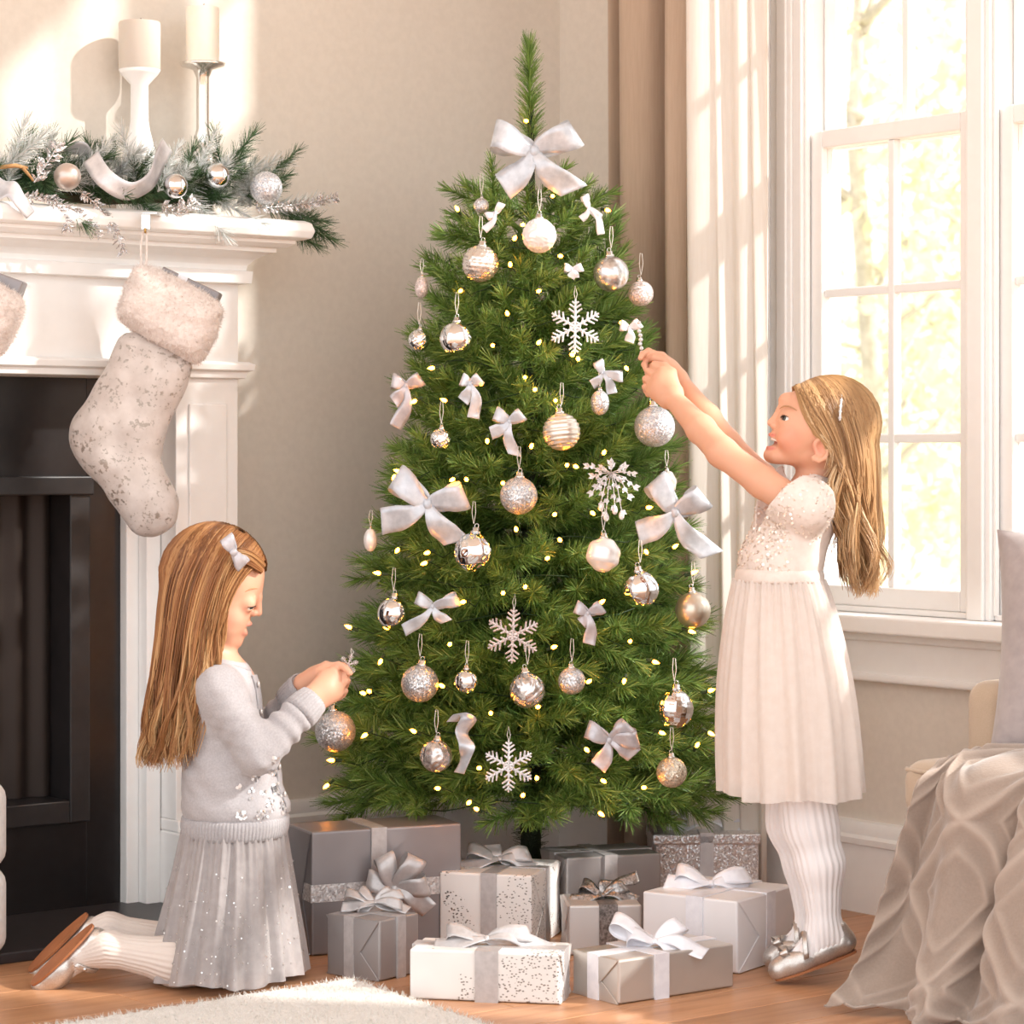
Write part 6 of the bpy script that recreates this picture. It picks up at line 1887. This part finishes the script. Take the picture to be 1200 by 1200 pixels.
# skirt
hipc = w(274, 965)
sk1 = skirt('skirt', (hipc, r(58), .104), (w(268, 1136), r(90), .168), 17, .0075, m_tulle1, p1, seed=3, rag=.004)
skirt('skirt_lining', (w(274, 970), r(54), .098), (w(270, 1126), r(80), .150), 13, .0055, m_lin1, p1, seed=5)
V_ = np.array([v.co[:] for v in sk1.data.vertices]) + np.array(WL[p1.name])
Nn = (V_ - hipc) * [1, 1, 0]; Nn /= np.linalg.norm(Nn, axis=1)[:, None] + 1e-9
sequins('skirt_glitter', V_, Nn, (V_[:, 2] < w(0, 1010)[2]), 420, .0016, m_sequin1, sk1, 6, .6)

# folded legs in ribbed tights, one mesh
SHOE1 = [(w(112, 1083, .07), w(33, 1158, .07)), (w(105, 1070, -.07), w(30, 1142, -.07))]
S = SDF(w(80, 1185, .22) - .02, w(360, 1040, -.22) + .02, 0.0026)
legs = []
for sg, dx, dy in ((1, 0, 0), (-1, 2, -22)):
    kn = w(288 + dx, 1136 + dy * .55, sg * .075); kn[2] = max(.034, float(kn[2])); ca = w(206 + dx, 1126 + dy * .75, sg * .072); an = w(126 + dx, 1112 + dy, sg * .07); ft = w(92 + dx, 1122 + dy, sg * .068)
    kn[2] = 0.036; ca[2] = max(float(ca[2]), .045)
    S.cap(kn, ca, r(23), r(27), .02); S.cap(ca, an, r(26), r(18), .02); S.cap(an, ft, r(17), r(15), .02)
    S.cap(kn, w(284, 1050, sg * .07), r(25), r(34), .02)
    hl_, te_ = SHOE1[0 if sg > 0 else 1]; dd_ = te_ - hl_; uu_ = np.array([.62, .26, -.78]) / 1.03
    S.cap(an, hl_ + dd_ * .2 + uu_ * .030, r(17), .020, .015); S.cap(hl_ + dd_ * .2 + uu_ * .028, hl_ + dd_ * .62 + uu_ * .020, .019, .019, .01)
    legs.append([kn, ca, an, ft])
V, Fq = S.mesh(); V = relax(V, Fq, 2)
near = V[:, 1] < g1.Y0
Vn = V.copy()
for sel_, lg in ((near, legs[0]), (~near, legs[1])):
    Vr = rib_tights(V, Fq, lg, 26, .0009); Vn[sel_] = Vr[sel_]
np_mesh('tights', Vn, Fq, m_tights1, p1)
up1 = np.array([.62, .26, -.78])
shoe(g1, p1, w(112, 1083, .07), w(33, 1158, .07), .07, up1, .026, strap=.42, bowat=.14)
shoe(g1, p1, w(105, 1070, -.07), w(30, 1142, -.07), -.07, up1, .026, strap=.42, bowat=.14)

# hair
SK_1 = (w(250, 673), np.array([r(60), .069, r(58)]), np.eye(3))
GD1 = [
 [(308, 654, .006), (303, 660, .036), (288, 672, .062), (272, 700, .073), (263, 735, .074), (257, 765, .074), (243, 815, .085), (232, 885, .080)],
 [(298, 638, .006), (288, 650, .046), (268, 682, .076), (252, 722, .081), (244, 762, .084), (234, 808, .094), (226, 852, .090), (218, 900, .085)],
 [(280, 624, .006), (265, 640, .050), (245, 680, .080), (231, 728, .088), (223, 776, .091), (213, 826, .095), (207, 868, .090), (203, 902, .085)],
 [(261, 616, .006), (243, 629, .048), (217, 675, .077), (205, 730, .081), (198, 788, .080), (191, 838, .076), (186, 873, .070), (183, 900, .065)],
 [(247, 614, .004), (224, 625, .036), (199, 670, .055), (190, 730, .056), (184, 788, .050), (177, 843, .045), (172, 878, .040), (170, 900, .035)],
 [(241, 615, 0), (213, 628, .006), (191, 670, .004), (183, 730, .004), (178, 788, .003), (171, 843, .002), (167, 878, .002), (165, 896, .002)]]
cap_S = SDF(w(180, 790, .12), w(330, 600, -.12), 0.003)
cap_S.ell(w(250, 673), (r(60.3), .0697, r(58.4)), .01); cap_S.ell(w(262, 760), (r(28), .2, r(30)), .01, 'sub')
# hairline: the face is left bare
cap_S.half(w(274, 700), np.array([.86, 0, -.5]))
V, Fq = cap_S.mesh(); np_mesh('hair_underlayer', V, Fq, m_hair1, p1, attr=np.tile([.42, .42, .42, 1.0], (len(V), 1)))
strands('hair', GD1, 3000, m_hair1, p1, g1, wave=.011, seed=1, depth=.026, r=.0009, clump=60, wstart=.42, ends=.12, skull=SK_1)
# loose strands over the temple gathered under the bow
GF1 = [[(311, 661, .012), (307, 656, .030), (298, 648, .047), (286, 643, .060), (276, 643, .069), (266, 655, .075), (252, 690, .082), (240, 740, .085)],
       [(308, 668, .030), (303, 663, .042), (294, 656, .055), (284, 651, .064), (274, 652, .071), (264, 668, .077), (252, 705, .082), (243, 750, .085)],
       [(307, 671, .038), (301, 668, .048), (292, 663, .058), (283, 660, .066), (274, 668, .072), (266, 690, .077), (256, 725, .081), (248, 765, .084)]]
strands('hair_front', GF1, 420, m_hair1, p1, g1, wave=.002, seed=2, depth=.008, r=.0009, clump=12, mirror=True, skull=SK_1)
Yb = g1.Y0 - .082
hb = bow('hair_bow', W(274, 647, Yb), (math.cos(math.radians(-58)), 0, math.sin(math.radians(-58))), (math.cos(math.radians(32)), 0, math.sin(math.radians(32))), (0, -1, 0), [(176, r(20), .3), (4, r(20), .3)], [], r(17), m_bowg, None, parent=p1, knot=r(4.5))

# =========================================================== standing girl (right)
g2 = Girl(4.58)
w, r = g2.w, g2.r
p2 = thing('person', 'standing person on tiptoe in cream dress and white tights, reaching up to the tree', 'person', tuple(W(945, 1150, g2.Y0).xy) + (0.0,))
S = SDF(w(735, 965, .24) - .02, w(1050, 400, -.24) + .02, 0.0021)
H2 = dict(
    tilt=8, kb=.012,
    ells=[(972, 496, 57, .069, 53), (940, 505, 33, .058, 41)],
    pair_caps=[(968, 534, .040, 12, 910, 535, .012, 9), (924, 514, .030, 13, 930, 522, .030, 12)],
    mid_caps=[(913, 482, 4, 904.5, 494, 3.6, .007), (922, 470, 10, 920, 478, 7, .012), (903.5, 533.5, 9.0, 907, 532, 10, .008), (910, 510, 7, 910, 524, 7, .008)],
    eye=(924.5, 492, .028, 8.2), gaze=(-.74, -.62, .25), slit=(.02, .36, .95),
    alar=(907, 499, .0072, 4.2),
    lips=[([(902, 509.3, 0), (904, 510.8, .010), (912, 518, .021)], 1.5), ([(900, 524.6, 0), (902, 525, .010), (912, 520.5, .020)], 1.8)],
    mouth=[(912, 519.5, .0195, 901, 517, 0, 4.6)],
)
head(S, g2, H2)
S.ell(w(903, 495.5), (r(4.2), .0062, r(4.2)), .004)
S.cap(w(964, 540), w(957, 580), r(26), r(30), .018)
S.cap(w(940, 600), w(920, 700), r(32), r(36), .03); S.cap(w(952, 588, .075), w(952, 588, -.075), r(22), r(22), .03)
S.cap(w(918, 720), w(922, 760), r(42), r(44), .03)
for sg in (-1, 1): S.cap(w(928, 770, sg * .045), w(940, 900, sg * .05), r(32), r(22), .02)
s2n = w(941, 596, .088); e2n = w(849, 534, .075); wr2n = w(786, 464, .015)
s2f = w(936, 600, -.085); e2f = w(855, 512, -.115); wr2f = w(793, 447, -.135)
wr2n = np.array(W(786, 464, 4.72)); e2n = np.array(W(846, 530, 4.56)); wr2f = np.array(W(795, 446, 4.80)); e2f = np.array(W(850, 519, 4.70))
for a, b, c in ((s2n, e2n, wr2n), (s2f, e2f, wr2f)):
    m1 = a * .5 + b * .5 + np.array([0, 0, -.003]); S.cap(a, m1, .0300, .0268, .016); S.cap(m1, b, .0268, .0255, .012)
    m2 = b * .6 + c * .4; S.cap(b, m2, .0262, .0250, .012); S.cap(m2, c, .0250, .0170, .012)
hn = np.array(W(760, 437, 4.78))
tip = hand(S, wr2n, hn - wr2n, (-.05, -1, -.22), (.62, -.2, .75), [(6, 92, 40), (14, 98, 45), (20, 98, 45), (26, 98, 40)], 1.08, np.array(W(754, 420, 4.80)), kf=.0012, rf=.0061, fpull=(-.22, 0, -.10))
hf = np.array(W(768, 420, 4.84))
tip = hand(S, wr2f, hf - wr2f, (.45, .75, .5), (-.1, -.6, .75), [(30, 45, 25), (45, 60, 40), (52, 68, 40), (58, 70, 40)], 1.0, np.array(W(757, 420, 4.82)))
ear(S, g2, 962, 527, .066, 14, 22, 1); ear(S, g2, 962, 527, -.066, 14, 22, -1)
V, Fq = S.mesh(); V = relax(V, Fq, 1, .4)
C = color_attr(V, SK2, [(w(904, 510, 0), (.010, .026, .0034), (212, 124, 112), .8), (w(902, 525.2, 0), (.010, .026, .0040), (212, 124, 112), .8), (w(908, 517.5, 0), (.010, .020, .0055), (150, 74, 68), .8), (w(922, 515, .05), (.025, .03, .022), (220, 142, 120), .4), (w(922, 515, -.05), (.025, .03, .022), (220, 142, 120), .4), (w(958, 525, .07), (.012, .02, .012), (226, 150, 130), .4)])
np_mesh('body', V, Fq, m_skin2, p2, attr=C)
for sg in (-1, 1):
    eye(g2, p2, 924.5, 492, sg * .028, 8.2, (-0.85, -.42 * sg, 0.30))
    brow(g2, p2, [(935, 482, .048), (927, 477, .043), (919, 476, .033), (913.5, 479, .018)], sg)
    lash(g2, p2, [(930, 492, .0405), (924.5, 488.4, .0405), (918.5, 487, .034), (915, 489, .0255)], sg, .0013)
t_ = MB(); t_.tube([w(912, 517, .017), w(906.5, 514.5, .010), w(904.6, 513.6, 0), w(906.5, 514.5, -.010), w(912, 517, -.017)], [.0018, .0030, .0032, .0030, .0018], 8, flat=1.0); t_.build('teeth', m_teeth, p2, smooth=True)

# dress bodice with cap sleeves
S = SDF(w(840, 700, .24) - .02, w(1000, 530, -.24) + .02, 0.0024)
S.ell(w(928, 612), (r(43), .100, r(66)), .03); S.ell(w(914, 660), (r(49), .098, r(45)), .03)
S.cap(w(952, 586, .080), w(952, 586, -.080), r(25), r(25), .03)
S.cap(w(947, 575), w(940, 600), r(36), r(40), .03)
for a, b in ((s2n, e2n), (s2f, e2f)):
    q = a + (b - a) * .17
    S.cap(a + np.array([.008, 0, 0]), q, .044 if a is s2n else .033, .047 if a is s2n else .034, .016)
for a, b in ((s2n, e2n), (s2f, e2f)):
    dd = (b - a) / np.linalg.norm(b - a)
    cutplane(S, a + (b - a) * .22, dd + np.array([0, 0, .25]), .085)
    S.cap(a + (b - a) * .05, b, .038, .038, .004, 'sub')
S.ell(w(952, 548), (r(34), .056, r(24)), .006, 'sub')
S.half(w(914, 680), np.array([.08, 0, -1]))
V, Fq = S.mesh(); V = relax(V, Fq, 2); N = vnormals(V, Fq)
V = V + N * (.0010 * fbm(V, 60, 8))[:, None]
bod = np_mesh('dress_bodice', V, Fq, m_bodice, p2)
pxs = 600 + V[:, 0] / V[:, 1] * F; pys = HY + (HC - V[:, 2]) * F / V[:, 1]
fr = (pxs < 928 + (pys - 600) * .02) & (pys > 592) & (pys < 672)
sequins('sequin', V, N, fr, 900, .0026, m_sequin, bod, 11, .45)
slv = (np.linalg.norm(V - s2n, axis=1) < .068) | (np.linalg.norm(V - s2f, axis=1) < .068)
sequins('sleeve_sequin', V, N, slv & (pys < 640), 620, .0022, m_sequin, bod, 12, .5)
band_loft('waistband', w(913.5, 668), w(913.5, 681), (r(49.5), .0985), (r(50.5), .0995), m_bodice, bod, 160, 0, 0)
skirt('skirt', (w(913.5, 678), r(51), .100), (w(927, 927), r(83), .165), 15, .0085, m_tulle2, p2, seed=9, bulge=.012, rag=.004)
skirt('skirt_lining', (w(913.5, 682), r(48), .096), (w(925, 915), r(72), .145), 12, .006, m_lin2, p2, seed=10, bulge=.010)

# legs in ribbed white tights
def tiptoe(px_heel, py_heel, px_toe, lat):
    h = w(px_heel, py_heel, lat); t = w(px_toe, 1150, lat); t[2] = 0.005
    d = t - h; up = np.cross(d, [0, 1, 0]); up = up if up[2] > 0 else -up
    return h, t, up
S = SDF(w(895, 1165, .14) - .03, w(1010, 850, -.16) + .03, 0.0026)
leg2 = []
for sg, dx in ((1, 0), (-1, -18)):
    hp = w(935 + dx * .5, 870, sg * .052); kn = w(949 + dx, 965, sg * .050); ca = w(961 + dx * .8, 1012, sg * .050); an = w(966 + dx * .75, 1088, sg * .048); ft = an
    S.cap(hp, kn, r(38), r(29), .02); S.cap(kn, ca, r(28), r(26.5), .03); S.cap(ca, an, r(26.5), r(17.5), .02); 
    h_, t_e, u_ = tiptoe(1006, 1112, 902, .052) if sg > 0 else tiptoe(992, 1100, 896, -.05)
    u_ = u_ / np.linalg.norm(u_); d_ = t_e - h_
    S.cap(an, h_ + d_ * .16 + u_ * .030, r(17), .0185, .015); S.cap(h_ + d_ * .2 + u_ * .030, h_ + d_ * .62 + u_ * .020, .020, .019, .012); S.cap(an, h_ + d_ * .5 + u_ * .026, r(16.5), .018, .02)
    leg2.append([hp, kn, ca, an])
V, Fq = S.mesh(); V = relax(V, Fq, 2); near = V[:, 1] < g2.Y0; Vn = V.copy()
for sel_, lg in ((near, leg2[0]), (~near, leg2[1])):
    Vr = rib_tights(V, Fq, lg, 22, .0011); Vn[sel_] = Vr[sel_]
np_mesh('tights', Vn, Fq, m_tights2, p2)
h, t, up = tiptoe(1006, 1112, 902, .052); shoe(g2, p2, h, t, .052, up, .026, strap=.56, bowat=.22)
h, t, up = tiptoe(992, 1100, 896, -.05); shoe(g2, p2, h, t, -.05, up, .026, strap=.56, bowat=.22)

a_ = math.radians(8)
SK_2 = (w(972, 496), np.array([r(57), .069, r(53)]), np.array([[math.cos(a_), 0, math.sin(a_)], [0, 1, 0], [-math.sin(a_), 0, math.cos(a_)]]))
GD2 = [
 [(934, 452, .012), (941, 467, .042), (953, 487, .064), (968, 509, .076), (977, 530, .079), (974, 551, .078), (981, 582, .074), (1000, 622, .062)],
 [(946, 447, .010), (957, 463, .048), (970, 490, .077), (983, 520, .081), (987, 550, .081), (991, 590, .076), (1000, 640, .062), (1008, 692, .050)],
 [(958, 444, .010), (974, 459, .049), (992, 495, .077), (1001, 530, .080), (1004, 570, .076), (1006, 610, .070), (1012, 655, .060), (1005, 702, .050)],
 [(969, 445, .010), (991, 460, .043), (1012, 500, .060), (1020, 545, .061), (1020, 590, .056), (1018, 630, .050), (1022, 665, .042), (1020, 700, .040)],
 [(980, 448, .004), (1006, 463, .006), (1027, 505, .004), (1032, 550, .004), (1031, 600, .003), (1029, 640, .002), (1032, 670, .002), (1030, 694, .002)]]
cap_S = SDF(w(905, 590, .12), w(1050, 430, -.12), 0.003)
aR = math.radians(8)
cap_S.ell(w(972, 496), (r(58), .0702, r(54)), .01, R=[np.array([math.cos(aR), 0, math.sin(aR)]), np.array([0, 1., 0]), np.array([-math.sin(aR), 0, math.cos(aR)])])
cap_S.half(w(955, 500), np.array([-.92, 0, -.40]))
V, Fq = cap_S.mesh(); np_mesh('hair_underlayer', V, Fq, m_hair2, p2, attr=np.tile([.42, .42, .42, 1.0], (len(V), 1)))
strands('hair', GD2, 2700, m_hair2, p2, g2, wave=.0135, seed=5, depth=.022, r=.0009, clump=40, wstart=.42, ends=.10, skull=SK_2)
GF2 = [[(931, 453, .014), (934, 462, .030), (938, 474, .046), (946, 492, .058), (956, 508, .067), (964, 515, .072), (974, 520, .078), (978, 536, .080)],
       [(936, 450, .010), (943, 462, .040), (951, 478, .058), (961, 498, .070), (969, 512, .076), (975, 530, .079), (976, 548, .079), (968, 560, .076)]]
strands('hair_front', GF2, 380, m_hair2, p2, g2, wave=.002, seed=6, depth=.008, r=.0009, clump=10, skull=SK_2)
# thin jewelled headband
hbn = MB(); P = [Vector(w(989.5 - 5 * math.sin(a) ** 2, 448 + 0 + 52 * (1 - math.cos(a) * 1.0), .083 * math.sin(a))) for a in np.linspace(-1.25, 1.25, 40)]
P = [Vector(w(990 - 6 * abs(math.sin(a)) ** 1.5, 447 + 56 * (1 - math.cos(a)) * 1.05, .080 * math.sin(a) / math.sin(1.35))) for a in np.linspace(-1.35, 1.35, 44)]
hbn.tube(P, .0022, 6)
for q in P[::2]: hbn.sphere(q + Vector((0, 0, 0)), .0032, 6, 5)
hbn.build('headband', m_glitw, p2, smooth=True)
